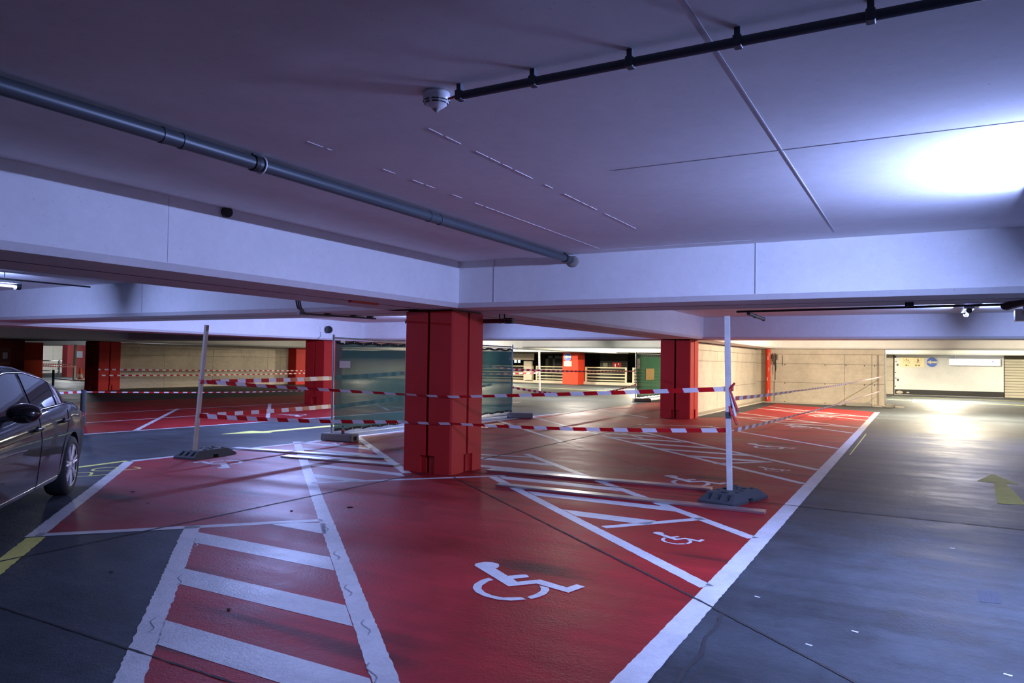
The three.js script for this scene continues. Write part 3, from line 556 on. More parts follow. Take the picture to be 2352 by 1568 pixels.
concreteFoot('long concrete block lying before the stained wall', -2.1, -30.55, 0.02, 0.9);
concreteFoot('small concrete foot at the corner of the stained wall', -1.05, -30.55, 1.4, 0.5);
tag(mesh('fence_post', rod(V(-1.2, 0.06, -30.6), V(-1.2, 2.02, -30.6), 0.024, 12), M.galv), 'single grey post with tapes at the stained wall corner', 'post');
{ // drinks bottle
  const t = thing('drinks_bottle', 'small cola bottle standing on the concrete fence foot', 'bottle', [-9.2, 0.137, -10.24]);
  const glass = phys({ color: lin(0.8, 0.82, 0.85), roughness: 0.08, transmission: 0.85, thickness: 0.0 });
  const P = (...l) => new THREE.LatheGeometry(l.map(([r, y]) => new THREE.Vector2(r, y)), 18);
  mesh('bottle_wall', P([0, 0], [0.028, 0.002], [0.031, 0.012], [0.031, 0.075], [0.026, 0.09], [0.013, 0.118], [0.0105, 0.124], [0.0105, 0.134]), glass, t);
  mesh('cola', P([0, 0.004], [0.029, 0.005], [0.0295, 0.05], [0, 0.05]), std({ color: lin(0.03, 0.008, 0.005), roughness: 0.2 }), t);
  mesh('label_band', P([0.0315, 0.03], [0.0318, 0.03], [0.0318, 0.06], [0.0315, 0.06]), M.redPlain, t);
  mesh('cap', P([0, 0.148], [0.0135, 0.147], [0.0135, 0.131], [0, 0.131]), M.black, t);
}
// ------------------------------------------------------------------ metal strips on the floor
function metalStrip(label, a, b, w, y = 0.004) {
  const L = Math.hypot(b[0] - a[0], b[1] - a[1]), t = thing('metal_strip', label, 'metal strip', [a[0], y, a[1]], Math.atan2(-(b[1] - a[1]), b[0] - a[0]), 'loose metal strips on the floor'), h = 0.022, k = 0.0025;
  mesh('channel', prism([[-w / 2, 0], [w / 2, 0], [w / 2, h], [-w / 2, h], [-w / 2, h - k], [w / 2 - k, h - k], [w / 2 - k, k], [-w / 2, k]].map(([u, v]) => [u, v]), 0, L, 'x'), M.strip, t);
  for (const x of [0.12, L * 0.5, L - 0.12]) mesh('screw', new THREE.SphereGeometry(0.007, 8, 6).scale(1, 0.5, 1).translate(x, h, 0.02), M.galv, t);
}
metalStrip('longest loose metal strip running under the grey rubber foot', [-4.47, -7.73], [-1.39, -7.81], 0.15);
metalStrip('shiny metal strip lying against the foot of the big red column', [-5.17, -8.68], [-2.2, -8.9], 0.17);
metalStrip('bright metal strip starting at the black rubber foot', [-9.83, -8.36], [-7.05, -8.82], 0.16);
metalStrip('short metal strip with dark dent left of the big red column', [-8.45, -8.12], [-6.48, -8.33], 0.17);
// dry leaves and crumbs of dirt
for (const [x, z, s, l] of [[-5.05, -5.75, 0.035, 'dark leaf beside the floor joint in the bluish glare'], [-5.4, -5.3, 0.025, 'small dark crumb on the red floor near the bay corner'], [-6.9, -4.8, 0.02, 'small leaf near the border line by the car'], [-7.6, -5.1, 0.03, 'dark leaf on the white border line by the car'], [-4.9, -3.15, 0.02, 'brown leaf on the jagged white line'], [-3.6, -3.05, 0.02, 'tiny leaf on red paint between near stripes']]) {
  const g = new THREE.SphereGeometry(s, 8, 5).scale(1, 0.12, 0.6).rotateY(rr(0, 3)); tag(mesh('dry_leaf', g.translate(x, 0.006, z), M.stain), l, 'leaf', 'dry leaves on the floor');
}
// ------------------------------------------------------------------ services under the ceiling
{
  const t = thing('drain_pipe', 'long grey drain pipe under the ceiling from upper left to the crossing beam', 'pipe', [-3.575, 2.688, 0]);
  mesh('pipe_run', rod(V(0, 0, 3), V(0, 0, -7.78), 0.042, 20), M.pipe, t);
  for (const z of [-2.5, -2.62, -4.95, -5.1]) mesh('coupling', rod(V(0, 0, z), V(0, 0, z - 0.02), 0.046, 20), M.pipe, t);
  for (const z of [-3.12, -7.6]) { mesh('pipe_clamp', [rod(V(0, 0, z), V(0, 0, z - 0.03), 0.05, 20), box(-0.006, 0.006, 0.04, 0.06, z - 0.03, z)], M.black, t); }
  mesh('pipe_clip_ring', new THREE.TorusGeometry(0.05, 0.006, 8, 20).translate(0, 0, -3.19), M.plastic, t);
  mesh('mortar_collar', metric(new THREE.IcosahedronGeometry(0.075, 2)).scale(1, 0.9, 0.4).translate(0.02, -0.02, -7.8), M.block, t);
}
{
  const t = thing('cable_conduit', 'dark straight conduit with clips from smoke detector to upper right', 'conduit', [0, 2.698, -2.764]);
  mesh('conduit_run', rod(V(-1.84, 0, 0), V(3, 0, 0), 0.0185, 16), M.conduit, t);
  for (const x of [-1.83, -1.456, -1.02, -0.6, -0.155, 0.3]) { mesh('clip', [rbox(x - 0.016, x + 0.016, -0.022, 0.022, -0.024, 0.024, 0.006), box(x - 0.011, x + 0.011, 0.02, 0.0515, -0.014, 0.014)], M.conduit, t); }
  mesh('red_cable', tube([V(-1.9, 0.0, -0.01), V(-1.86, 0, 0), V(-1.82, 0, 0)], 0.006, 8, 6), M.redPlain, t);
}
{
  const t = thing('smoke_detector', 'white round smoke detector with dark vents on the ceiling', 'smoke detector', [-1.985, CEIL, -2.80]);
  const P = l => new THREE.LatheGeometry(l.map(([r, y]) => new THREE.Vector2(r, y)), 40);
  mesh('detector_body', P([[0, 0], [0.062, 0], [0.064, -0.012], [0.064, -0.028], [0.06, -0.044], [0.05, -0.058], [0.036, -0.068], [0.020, -0.078], [0, -0.08]]), M.plastic, t);
  mesh('sensor_tip', P([[0, -0.094], [0.006, -0.092], [0.016, -0.082], [0.019, -0.077], [0, -0.076]]), std({ color: lin(0.4, 0.39, 0.4), roughness: 0.6 }), t);
  for (let k = 0; k < 8; k++) for (const [r, y] of [[0.0605, -0.044], [0.0535, -0.055]]) mesh('vent_slot', new THREE.TorusGeometry(r, 0.0026, 6, 12, 0.55).rotateX(Math.PI / 2).rotateY(k * Math.PI / 4).translate(0, y, 0), M.black, t);
}
{ // cable duct folding under the long beam, and cables
  const t = thing('cable_duct', 'dark cable duct under the beam left of the big red column', 'duct', [0, 0, 0]);
  mesh('riser', box(-6.46, -6.42, 2.2, 2.5, -6.36, -6.27), M.conduit, t);
  mesh('riser_clip', box(-6.47, -6.41, 2.24, 2.3, -6.38, -6.25), M.darkMetal, t);
  for (const k of [0, 0.03, 0.06]) mesh('cable', tube([V(-6.44, 2.24, -6.36 + k), V(-6.5, 2.13, -6.45 + k), V(-7.0, 2.12, -7.0 + k), V(-7.75, 2.14, -7.72 + k * 0.4)], 0.009, 24, 6), M.black, t);
  mesh('duct_run', prism([[-0.03, 0], [0.03, 0], [0.03, 0.025], [-0.03, 0.025]], 0, 1.4, 'x').rotateY(1.38).translate(-7.82, 2.128, -7.72), M.conduit, t);
  for (const k of [0.05, 0.5, 0.98, 1.3]) mesh('bracket', rbox(-0.05, 0.05, 0.02, 0.045, -0.03, 0.03, 0.006).translate(-7.82 + k * 0.19, 2.125, -7.72 - k * 0.98), M.darkMetal, t);
}
{
  const t = thing('busbar_duct', 'dark clamped pipe end sticking out right of the big red column top', 'pipe', [0, 2.075, -9.13]);
  mesh('pipe_run', rod(V(-6.2, 0, 0.0), V(-5.12, 0, 0), 0.032, 16), std({ color: lin(0.09, 0.02, 0.03), roughness: 0.5 }), t);
  mesh('end_cap', rbox(-5.2, -5.08, -0.04, 0.04, -0.04, 0.04, 0.012), M.black, t);
  for (const x of [-5.3, -5.22]) mesh('clamp', [rod(V(x, 0, 0), V(x + 0.02, 0, 0), 0.038, 14), box(x, x + 0.02, 0.03, 0.1, -0.02, 0.02)], M.darkMetal, t);
  for (const x of [-5.2, -5.15, -5.11]) mesh('print', [box(x, x + 0.025, -0.022, -0.018, 0.04, 0.0415), box(x, x + 0.02, 0.014, 0.018, 0.04, 0.0415)], M.plastic, t);
}
tag(mesh('red_plate', box(-5.73, -5.68, SOFFIT - 0.025, SOFFIT - 0.001, -6.9, -6.42), M.redPlain), 'narrow red strip on the beam underside left of the big red column', 'strip');
tag(mesh('blind_socket', rod(V(-5.16, 2.715, -4.22), V(-5.09, 2.715, -4.20), 0.045, 18), M.black), 'round black pipe stub at the top of the left beam face', 'pipe stub');
{
  const t = thing('alarm_horn', 'small black alarm horn with cable on the beam above the left red column', 'alarm horn', [-16.86, 2.43, -17.9]);
  mesh('horn_bell', new THREE.LatheGeometry([[0.02, -0.12], [0.05, -0.06], [0.11, 0], [0.12, 0.01], [0.10, 0.012], [0.03, -0.02], [0, -0.03]].map(([r, y]) => new THREE.Vector2(r, y)), 24).rotateX(Math.PI / 2).rotateY(0.7).translate(0.14, 0, 0.05), M.black, t);
  mesh('bracket', box(0, 0.1, -0.05, 0.05, -0.03, 0.03), M.darkMetal, t);
  mesh('junction_box', rbox(0, 0.05, -0.09, 0.09, -0.38, -0.22, 0.01).translate(0, 0, 0.55), M.paint, t);
  mesh('cable', tube([V(0.01, -0.1, 0.3), V(0.01, -0.2, 0.28), V(0.01, -0.32, 0.4)], 0.006, 16, 6), M.darkMetal, t);
}
{
  const t = thing('cable_rail', 'thin black cable rail running behind the crossing beam at right', 'rail', [0, 0, 0]);
  mesh('rail_run', rod(V(-2.0, 2.15, -9.25), V(0.9, 2.15, -8.92), 0.013, 8), M.black, t);
  mesh('conduit_stub', rod(V(-1.93, 2.15, -9.6), V(-1.97, 2.15, -10.85), 0.022, 12), M.conduit, t);
  mesh('stub_coupling', [rod(V(-1.95, 2.15, -10.1), V(-1.952, 2.15, -10.16), 0.028, 12), rod(V(-1.97, 2.15, -10.8), V(-1.972, 2.15, -10.86), 0.028, 12)], M.darkMetal, t);
  mesh('clip_box', box(-0.16, -0.08, 2.13, 2.17, -8.66, -8.6), M.black, t);
  mesh('hose', tube([V(0.72, 2.13, -8.95), V(0.85, 2.16, -8.7), V(1.1, 2.15, -8.2), V(1.5, 2.14, -7.9)], 0.035, 20, 8), M.black, t);
  mesh('hose_strip', tube([V(0.74, 2.10, -8.93), V(0.88, 2.125, -8.68), V(1.12, 2.115, -8.18)], 0.012, 16, 6), M.wood, t);
}
{ // lamp bracket at the right edge
  const t = thing('sign_box', 'pale box housing cut by the right picture edge under the beam', 'sign box', [1.12, 2.24, -12.4]);
  mesh('box_shell', rbox(0, 1.1, -0.075, 0.085, -0.1, 0.1, 0.01), M.plastic, t);
  mesh('raised_cover', rbox(0.09, 1.05, 0.0, 0.06, 0.09, 0.13, 0.01), M.whiteSheet, t);
  mesh('bracket', box(0.1, 0.3, 0.085, 0.6, -0.02, 0.02), M.darkMetal, t);
}
// conduit rails above the lamps
for (const [x, y, a, b, l] of [[-12.0, 2.62, 2, -7.2, 'thin dark rail carrying the left tube lamp'], [0.78, 2.70, 2, -7.7, 'thin dark rail carrying the near right tube lamp']]) tag(mesh('lamp_rail', rod(V(x, y, a), V(x, y, b), 0.012, 8), M.darkMetal), l, 'rail');

// ------------------------------------------------------------------ corner pipe and far signs
{ const t = thing('corner_downpipe', 'flaking red painted downpipe in the corner of the concrete walls', 'pipe', [-5.48, 0.032, -31.17]); mesh('pipe_run', rod(V(0, 0, 0), V(0, 2.12, 0), 0.095, 20), M.warmLitRed, t); for (const [y, a] of [[0.4, 0.6], [0.9, 0.2], [1.3, 0.8], [1.75, 0.4], [1.9, 0.9], [0.15, 0.3]]) mesh('bare_patch', new THREE.SphereGeometry(0.03, 8, 6).scale(0.6, 3, 0.2).translate(0.095 * Math.sin(a - 0.3), y, 0.094 * Math.cos(a - 0.3)), M.raw, t); }
const canvasMat = (w, h, draw, glow) => { const c = document.createElement('canvas'); c.width = w; c.height = h; const x = c.getContext('2d'); draw(x, w, h); const t = new THREE.CanvasTexture(c); t.colorSpace = THREE.SRGBColorSpace; return glow ? std({ color: 0x000000, emissive: 0xffffff, emissiveMap: t, emissiveIntensity: glow, roughness: 0.4 }) : std({ map: t, roughness: 0.5 }); };
const arrowTo = (x, ax, ay, bx, by, w, hw) => { const l = Math.hypot(bx - ax, by - ay), ux = (bx - ax) / l, uy = (by - ay) / l, k = hw * 1.3, mx = bx - ux * k, my = by - uy * k; x.lineWidth = w; x.beginPath(); x.moveTo(ax, ay); x.lineTo(mx, my); x.stroke(); x.beginPath(); x.moveTo(bx, by); x.lineTo(mx - uy * hw, my + ux * hw); x.lineTo(mx + uy * hw, my - ux * hw); x.closePath(); x.fill(); };
function walker(x, cx, cy, s) { x.beginPath(); x.arc(cx, cy - s * 0.42, s * 0.09, 0, 7); x.fill(); x.lineWidth = s * 0.16; x.lineCap = 'round'; x.beginPath(); x.moveTo(cx, cy - s * 0.28); x.lineTo(cx - s * 0.02, cy + s * 0.02); x.stroke(); x.lineWidth = s * 0.08; for (const [a, b] of [[-0.13, 0.42], [0.14, 0.42]]) { x.beginPath(); x.moveTo(cx - s * 0.02, cy); x.lineTo(cx + a * s * 0.8, cy + s * 0.2); x.lineTo(cx + a * s, cy + b * s); x.stroke(); } x.beginPath(); x.moveTo(cx, cy - s * 0.22); x.lineTo(cx + s * 0.2, cy - s * 0.02); x.stroke(); }
const pictogram = (x, w, h) => {
  x.fillStyle = '#efe0b4'; x.fillRect(0, 0, w, h); x.strokeStyle = '#b9a877'; x.lineWidth = 4;
  for (const cx of [w * 0.28, w * 0.72]) { x.beginPath(); x.roundRect ? x.roundRect(cx - w * 0.14, h * 0.05, w * 0.28, h * 0.6, 16) : x.rect(cx - w * 0.14, h * 0.05, w * 0.28, h * 0.6); x.stroke(); }
  x.strokeStyle = '#5c5030'; x.lineWidth = 5; x.save(); x.translate(w * 0.28, h * 0.42); x.rotate(0.5); x.strokeRect(-w * 0.12, -h * 0.05, w * 0.24, h * 0.11); x.restore();
  x.fillStyle = x.strokeStyle = '#2a2018'; for (const [a, b] of [[0.27, 0.24], [0.33, 0.32]]) { x.beginPath(); x.moveTo(w * a, h * (b - 0.14)); x.lineTo(w * a - 10, h * b + 14); x.lineTo(w * a + 10, h * b + 14); x.fill(); }
  walker(x, w * 0.74, h * 0.36, h * 0.46); x.lineWidth = 5; x.beginPath(); x.moveTo(w * 0.62, h * 0.47); x.lineTo(w * 0.66, h * 0.45); x.lineTo(w * 0.7, h * 0.53); x.stroke();
  arrowTo(x, w * 0.36, h * 0.82, w * 0.2, h * 0.82, 10, 26); arrowTo(x, w * 0.72, h * 0.82, w * 0.61, h * 0.82, 10, 26); arrowTo(x, w * 0.72, h * 0.82, w * 0.83, h * 0.82, 10, 26);
};
function arrowSign(label, x, y, z, r) {
  const t = thing('arrow_sign', label, 'sign', [x, y, z]);
  mesh('disc', rod(V(0, 0, 0), V(0, 0, 0.02), r, 40), M.blueSign, t);
  mesh('rim', new THREE.TorusGeometry(r, r * 0.035, 8, 40).translate(0, 0, 0.02), M.plastic, t);
  const s = new THREE.Shape([[-0.92, 0], [-0.12, 0.46], [-0.2, 0.18], [0.92, 0.18], [0.92, -0.18], [-0.2, -0.18], [-0.12, -0.46]].map(([a, b]) => new THREE.Vector2(a * r, b * r)));
  mesh('white_arrow', new THREE.ExtrudeGeometry(s, { depth: 0.006, bevelEnabled: false }).translate(0, 0, 0.021), M.cream, t);
}
arrowSign('round blue sign with white arrow on the white sign wall', 0.432, 1.784, -45.395, 0.262);
arrowSign('round blue sign with white arrow on the bright orange column', -21.03, 1.846, -45.51, 0.27);
function board(label, x0, x1, y0, y1, z, m) { const t = thing('pictogram_board', label, 'sign', [0, 0, 0]); mesh('backing', box(x0, x1, y0, y1, z, z + 0.015), M.cream, t); mesh('print', new THREE.PlaneGeometry(x1 - x0, y1 - y0).translate((x0 + x1) / 2, (y0 + y1) / 2, z + 0.0165), m, t); }
const picto = canvasMat(512, 256, pictogram);
board('cream board with escalator and walking person pictograms on white wall', -1.065, 0.074, 1.51, 2.04, -45.398, picto);
board('small cream pictogram board under the blue sign on orange column', -21.31, -20.74, 1.22, 1.57, -45.51, picto);
{
  const t = thing('light_box', 'glowing white sign box with violet arrow on the sign wall', 'sign', [2.35, 1.805, -45.27]);
  mesh('case', rbox(-1.15, 1.15, -0.19, 0.19, -0.12, 0.1, 0.05, 4), M.plastic, t);
  mesh('lit_face', new THREE.PlaneGeometry(2.24, 0.33).translate(0, 0, 0.104), canvasMat(1024, 150, (x, w, h) => { x.fillStyle = '#ffffff'; x.fillRect(0, 0, w, h); x.fillStyle = x.strokeStyle = '#6a5ad0'; arrowTo(x, w * 0.90, h * 0.72, w * 0.845, h * 0.25, 8, 22); x.fillStyle = x.strokeStyle = '#d4d6d8'; arrowTo(x, w * 0.125, h * 0.6, w * 0.17, h * 0.22, 4, 9); x.font = '64px sans-serif'; x.fillText("I  ''  I  I  A C  V", w * 0.28, h * 0.68); }, 1.6), t);
  mesh('hanger', rod(V(-0.85, 0.19, 0), V(-0.85, 0.45, 0), 0.02, 8), M.plastic, t);
  const li = new THREE.RectAreaLight(lin(0.9, 0.92, 1), 6, 2.2, 0.33); li.position.set(2.35, 1.805, -45.08); li.lookAt(2.35, 1.805, -40); scene.add(li);
}
// ------------------------------------------------------------------ far railing and rooms behind it
{
  const railMat = std({ color: lin(0.52, 0.46, 0.32), roughness: 0.6 });
  const spans = [[-30.8, -24.2, 'far railing section left of the paired posts'], [-24.0, -21.4, 'far railing section with wire infill left of the bright orange column'], [-20.2, -17.2, 'far railing section with wire infill right of the bright orange column'], [-16.8, -7, 'far railing section behind the bright green fence']];
  for (const [a, b, l] of spans) {
    const t = thing('railing', l, 'railing', [0, 0, -46.6], 0, 'sections of the far railing');
    for (let k = 0; k < 5; k++) mesh('rail', rbox(a, b, 0.30 + k * 0.215 - 0.035, 0.30 + k * 0.215 + 0.035, -0.03, 0.03, 0.01), railMat, t);
    for (const x of [a + 0.06, b - 0.06]) mesh('rail_post', box(x - 0.06, x + 0.06, 0.19, 1.2, -0.04, 0.04), railMat, t);
    const w = []; for (let x = a + 0.15; x < b; x += 0.09) w.push(box(x, x + 0.02, 0.24, 1.15, -0.06, -0.05)); tag(mesh('wire_infill', w, M.slatDark, t), null, null, null, 'stuff');
  }
  tag(mesh('concrete_pier', rbox(-24.85, -24.2, 0.19, 1.53, -46.5, -46.3, 0.01), M.raw), 'pale upright concrete pier before the far railing', 'pier');
  tag(mesh('hanging_board', box(-26.5, -24.45, 1.6, 2.08, -47.2, -47.1), M.raw), 'pale horizontal panel hanging behind the far railing', 'panel');
  const d = thing('glass_door', 'dim glazed door frame in the dark behind the far railing', 'door', [0, 0, -50]);
  mesh('door_frame', [box(-24.9, -22.9, 1.75, 1.95, 0, 0.1), box(-24.9, -24.7, 0, 1.95, 0, 0.1), box(-24.3, -24.15, 0, 1.95, 0, 0.1)], std({ color: lin(0.2, 0.21, 0.2), roughness: 0.6 }), d); mesh('pane', box(-24.7, -22.9, 0, 1.75, 0.02, 0.04), M.glassDark, d);
  const sh = thing('roller_shutter', 'dark slatted shutter behind the railing right of orange column', 'shutter', [0, 0, -50]); for (let i = 0; i < 16; i++) mesh('slat', box(-20.5, -18.4, 0.1 + i * 0.13, 0.2 + i * 0.13, 0, 0.03), M.slatDark, sh);
  tag(mesh('notice_board', box(-20.25, -19.9, 1.22, 1.5, -49.95, -49.9), std({ color: lin(0.2, 0.2, 0.14), roughness: 0.7 })), 'small olive notice on the dark slatted shutter', 'notice');
  const rs = thing('lit_sign', 'small red lit sign on the dark slatted shutter', 'sign', [-19.2, 1.36, -49.9]); mesh('sign_case', rbox(-0.33, 0.33, -0.16, 0.16, -0.05, 0.0, 0.01), std({ color: lin(0.2, 0.02, 0.02), emissive: lin(0.18, 0.02, 0.015), emissiveIntensity: 1 }), rs); for (const [x, y] of [[-0.1, 0.03], [0.15, 0.05], [-0.12, -0.05], [-0.1, -0.1]]) mesh('light_dot', rod(V(x, y, 0), V(x, y, 0.01), 0.03, 8), std({ color: 0xffffff, emissive: lin(1, 0.6, 0.5), emissiveIntensity: 1.5 }), rs);
  const gl = thing('exit_light', 'small pale green lit window behind the far railing', 'light', [-27.4, 1.5, -50]); for (const x of [-0.12, 0.2]) mesh('lit_pane', box(x - 0.12, x + 0.08, -0.1, 0.12, 0, 0.03), std({ color: 0xffffff, emissive: lin(0.75, 1, 0.85), emissiveIntensity: 1.4 }), gl);
}
// ------------------------------------------------------------------ left background
function bollard(label, x, z, h, r) { const t = thing('bollard', label, 'bollard', [x, 0, z], 0, 'black bollards'); mesh('bollard_post', rod(V(0, 0, 0), V(0, h, 0), r, 18), M.darkMetal, t); mesh('bollard_cap', new THREE.SphereGeometry(r, 16, 8, 0, 7, 0, 1.6).scale(1, 0.4, 1).translate(0, h, 0), M.darkMetal, t); }
bollard('thick black bollard with wound tape behind the parked car', -15.49, -9.22, 0.74, 0.055);
bollard('slim black bollard in the bright gap behind the car', -36.2, -20.07, 0.75, 0.05);
{
  const c = thing('hose_cabinet', 'dark red hose cabinet with a small notice on the red wall at far left', 'cabinet', [-33.2, 0, -15.6]);
  mesh('cabinet_body', rbox(-0.2, 0.3, 1.05, 1.75, -0.9, 0.9, 0.02), std({ color: lin(0.16, 0.012, 0.012), roughness: 0.5 }), c);
  mesh('notice', box(0.3, 0.31, 1.3, 1.55, -0.78, -0.6), M.whiteSheet, c);
  const w = wall('wall_red', 'dark red wall at the far left above the car roof');
  mesh('wall_face', box(-34.2, -33.6, 0, 2.1, -17.4, -9), std({ color: lin(0.30, 0.02, 0.02), map: paintMap, roughness: 0.7 }), w);
  const w2 = wall('wall_maroon', 'maroon wall right of the bright gap behind the car');
  mesh('wall_face', box(-50.6, -50, 0, 2.15, -33, -28.6), std({ color: lin(0.16, 0.015, 0.02), roughness: 0.7 }), w2);
  tag(mesh('wall_notice', box(-50, -49.97, 1.3, 1.75, -29.6, -29.1), std({ color: lin(0.2, 0.22, 0.3), roughness: 0.6 })), 'grey notice on the maroon wall', 'notice');
  tag(mesh('dark_pillar', box(-55.4, -54.8, 0, 2.2, -32.2, -31.5), std({ color: lin(0.08, 0.09, 0.12), roughness: 0.7 })), 'dark blue grey pillar before the bright panelled wall', 'pillar');
  stake('wooden_stake', 'pale stake beside the traffic cone in the bright gap', V(-44, 0, -25.6), V(-44, 2.1, -25.62), 0.12, M.whiteWood);
  const k = thing('traffic_cone', 'orange traffic cone with white foot in the bright gap', 'cone', [-44, 0, -25.95]); mesh('cone_body', new THREE.LatheGeometry([[0.03, 0.75], [0.05, 0.74], [0.16, 0.05], [0, 0.05]].map(([r, y]) => new THREE.Vector2(r, y)), 20), std({ color: lin(0.8, 0.09, 0.01), roughness: 0.5 }), k); mesh('cone_foot', rbox(-0.2, 0.2, 0, 0.05, -0.2, 0.2, 0.01), M.whiteSheet, k); mesh('white_band', new THREE.CylinderGeometry(0.115, 0.155, 0.2, 20).translate(0, 0.25, 0), M.whiteSheet, k);
  const g = thing('grey_railing', 'grey glazed railing before the bright panelled wall', 'railing', [-57, 0, -33]); for (const y of [0.25, 0.62, 1.0]) mesh('rail', box(-0.03, 0.03, y, y + 0.07, -4, 6), M.galv, g); for (const z of [-3.8, -1.4, 1, 3.4, 5.8]) mesh('rail_post', box(-0.05, 0.05, 0, 1.07, z - 0.06, z + 0.06), M.darkMetal, g);
}

// ------------------------------------------------------------------ parked car
// local axes: x forward, y up, origin on the ground under the rear axle; the left side is -z
{
  const car = thing('parked_car', 'dark glossy saloon car cut by the left picture edge', 'car', [-8.62, 0, -4.02], -43.8 * Math.PI / 180);
  const paint = phys({ color: lin(0.012, 0.011, 0.014), roughness: 0.6, metalness: 0.0, specularIntensity: 0.15, clearcoat: 0.45, clearcoatRoughness: 0.03 });
  const glass = phys({ color: lin(0.012, 0.014, 0.018), roughness: 0.03, clearcoat: 1, clearcoatRoughness: 0.02 });
  const chrome = std({ color: lin(0.7, 0.7, 0.72), metalness: 1, roughness: 0.15 }), gum = std({ color: lin(0.015, 0.015, 0.016), roughness: 0.8 }), alloy = std({ color: lin(0.6, 0.6, 0.62), metalness: 0.3, roughness: 0.35 });
  const curve = pts => x => { if (x <= pts[0][0]) return pts[0][1]; for (let i = 0; i + 1 < pts.length; i++) if (x <= pts[i + 1][0]) { let t = (x - pts[i][0]) / (pts[i + 1][0] - pts[i][0]); t = t * t * (3 - 2 * t) * 0.5 + t * 0.5; return pts[i][1] * (1 - t) + pts[i + 1][1] * t; } return pts[pts.length - 1][1]; };
  const halfW = curve([[-0.98, 0.70], [-0.8, 0.82], [-0.4, 0.885], [0.3, 0.905], [1.5, 0.905], [2.6, 0.895], [3.1, 0.85], [3.45, 0.72], [3.56, 0.55]]);
  const belt = curve([[-0.98, 0.78], [-0.7, 0.87], [-0.3, 0.94], [0.05, 0.972], [0.6, 0.965], [1.6, 0.945], [2.3, 0.92], [3.0, 0.82], [3.45, 0.70], [3.56, 0.62]]);
  const deck = curve([[-0.98, 0.90], [-0.85, 0.97], [-0.3, 1.02], [0.4, 1.0], [2.0, 0.98], [2.5, 0.98], [3.0, 0.88], [3.4, 0.76], [3.56, 0.66]]);
  const sill = curve([[-0.98, 0.36], [-0.7, 0.24], [-0.3, 0.2], [3.0, 0.19], [3.4, 0.22], [3.56, 0.32]]);
  const ring = x => { const w = halfW(x), b = belt(x), d = deck(x), s = sill(x), half = [[0, s], [w * 0.86, s], [w * 0.945, s + 0.03], [w * 0.965, s + 0.10], [w * 0.985, s + (b - s) * 0.38], [w, s + (b - s) * 0.62], [w * 0.992, s + (b - s) * 0.76], [w * 0.965, b - 0.05], [w * 0.93, b], [w * 0.86, b + (d - b) * 0.5], [w * 0.6, d - 0.01], [0, d + 0.02]]; return [...half.map(([z, y]) => [-z, y]), ...half.slice(1, -1).reverse().map(([z, y]) => [z, y])]; };
  const loft = (xs, f) => { const R = xs.map(x => f(x).map(([z, y]) => [x, y, z])), n = R[0].length, pos = [], tri = (a, b, c) => pos.push(...a, ...b, ...c); for (let i = 0; i + 1 < R.length; i++) for (let j = 0; j < n; j++) { const k = (j + 1) % n; tri(R[i][j], R[i][k], R[i + 1][k]); tri(R[i][j], R[i + 1][k], R[i + 1][j]); } for (const [r, f2] of [[R[0], 1], [R[R.length - 1], 0]]) { const c = [r[0][0], r.reduce((s, q) => s + q[1], 0) / n, 0]; for (let j = 0; j < n; j++) { const k = (j + 1) % n; f2 ? tri(c, r[k], r[j]) : tri(c, r[j], r[k]); } } const g = new THREE.BufferGeometry(); g.setAttribute('position', new THREE.Float32BufferAttribute(pos, 3)); g.computeVertexNormals(); g.setAttribute('uv', new THREE.Float32BufferAttribute(new Array(pos.length / 3 * 2).fill(0), 2)); return g; };
  const xs = Array.from({ length: 46 }, (_, i) => -0.98 + 4.54 * i / 45);
  let B = new Brush(loft(xs, ring)); B.updateMatrixWorld();
  for (const x of [0, 2.76]) for (const s of [-1, 1]) { const c = new Brush(new THREE.CylinderGeometry(0.345, 0.345, 0.34, 40).rotateX(Math.PI / 2).translate(x, 0.325, s * 0.80)); c.updateMatrixWorld(); B = ev.evaluate(B, c, SUBTRACTION); B.updateMatrixWorld(); }
  const smooth = g => { const h = g.clone(); h.deleteAttribute('uv'); h.deleteAttribute('normal'); return toCreasedNormals(mergeVertices(h, 1e-4), 0.5); };
  mesh('body', smooth(B.geometry), paint, car);
  // cabin: sides lean in from the belt to the roof
  const roof = curve([[-0.55, 1.0], [-0.3, 1.10], [0.0, 1.22], [0.35, 1.33], [0.8, 1.395], [1.2, 1.40], [1.55, 1.36], [2.0, 1.19], [2.42, 0.985]]);
  const baseW = curve([[-0.55, 0.66], [-0.2, 0.78], [0.2, 0.82], [1.2, 0.82], [2.0, 0.81], [2.42, 0.72]]);
  const lean = (x, y) => { const r = roof(x), b = belt(x) - 0.03, t = Math.max(0, Math.min(1, (y - b) / (1.42 - b))); return baseW(x) - 0.24 * t - 0.03 * t * t; };
  const cab = x => { const r = roof(x), b = belt(x) - 0.06, half = [[0, b], [baseW(x), b]]; for (const t of [0.3, 0.6, 0.84]) { const y = b + (r - b) * t; half.push([lean(x, y), y]); } half.push([lean(x, r) * 0.92, r - 0.02], [lean(x, r) * 0.72, r - 0.004], [0, r + 0.012]); return [...half.map(([z, y]) => [-z, y]), ...half.slice(1, -1).reverse().map(([z, y]) => [z, y])]; };
  mesh('cabin', smooth(loft(Array.from({ length: 40 }, (_, i) => -0.55 + 2.97 * i / 39), cab)), paint, car);
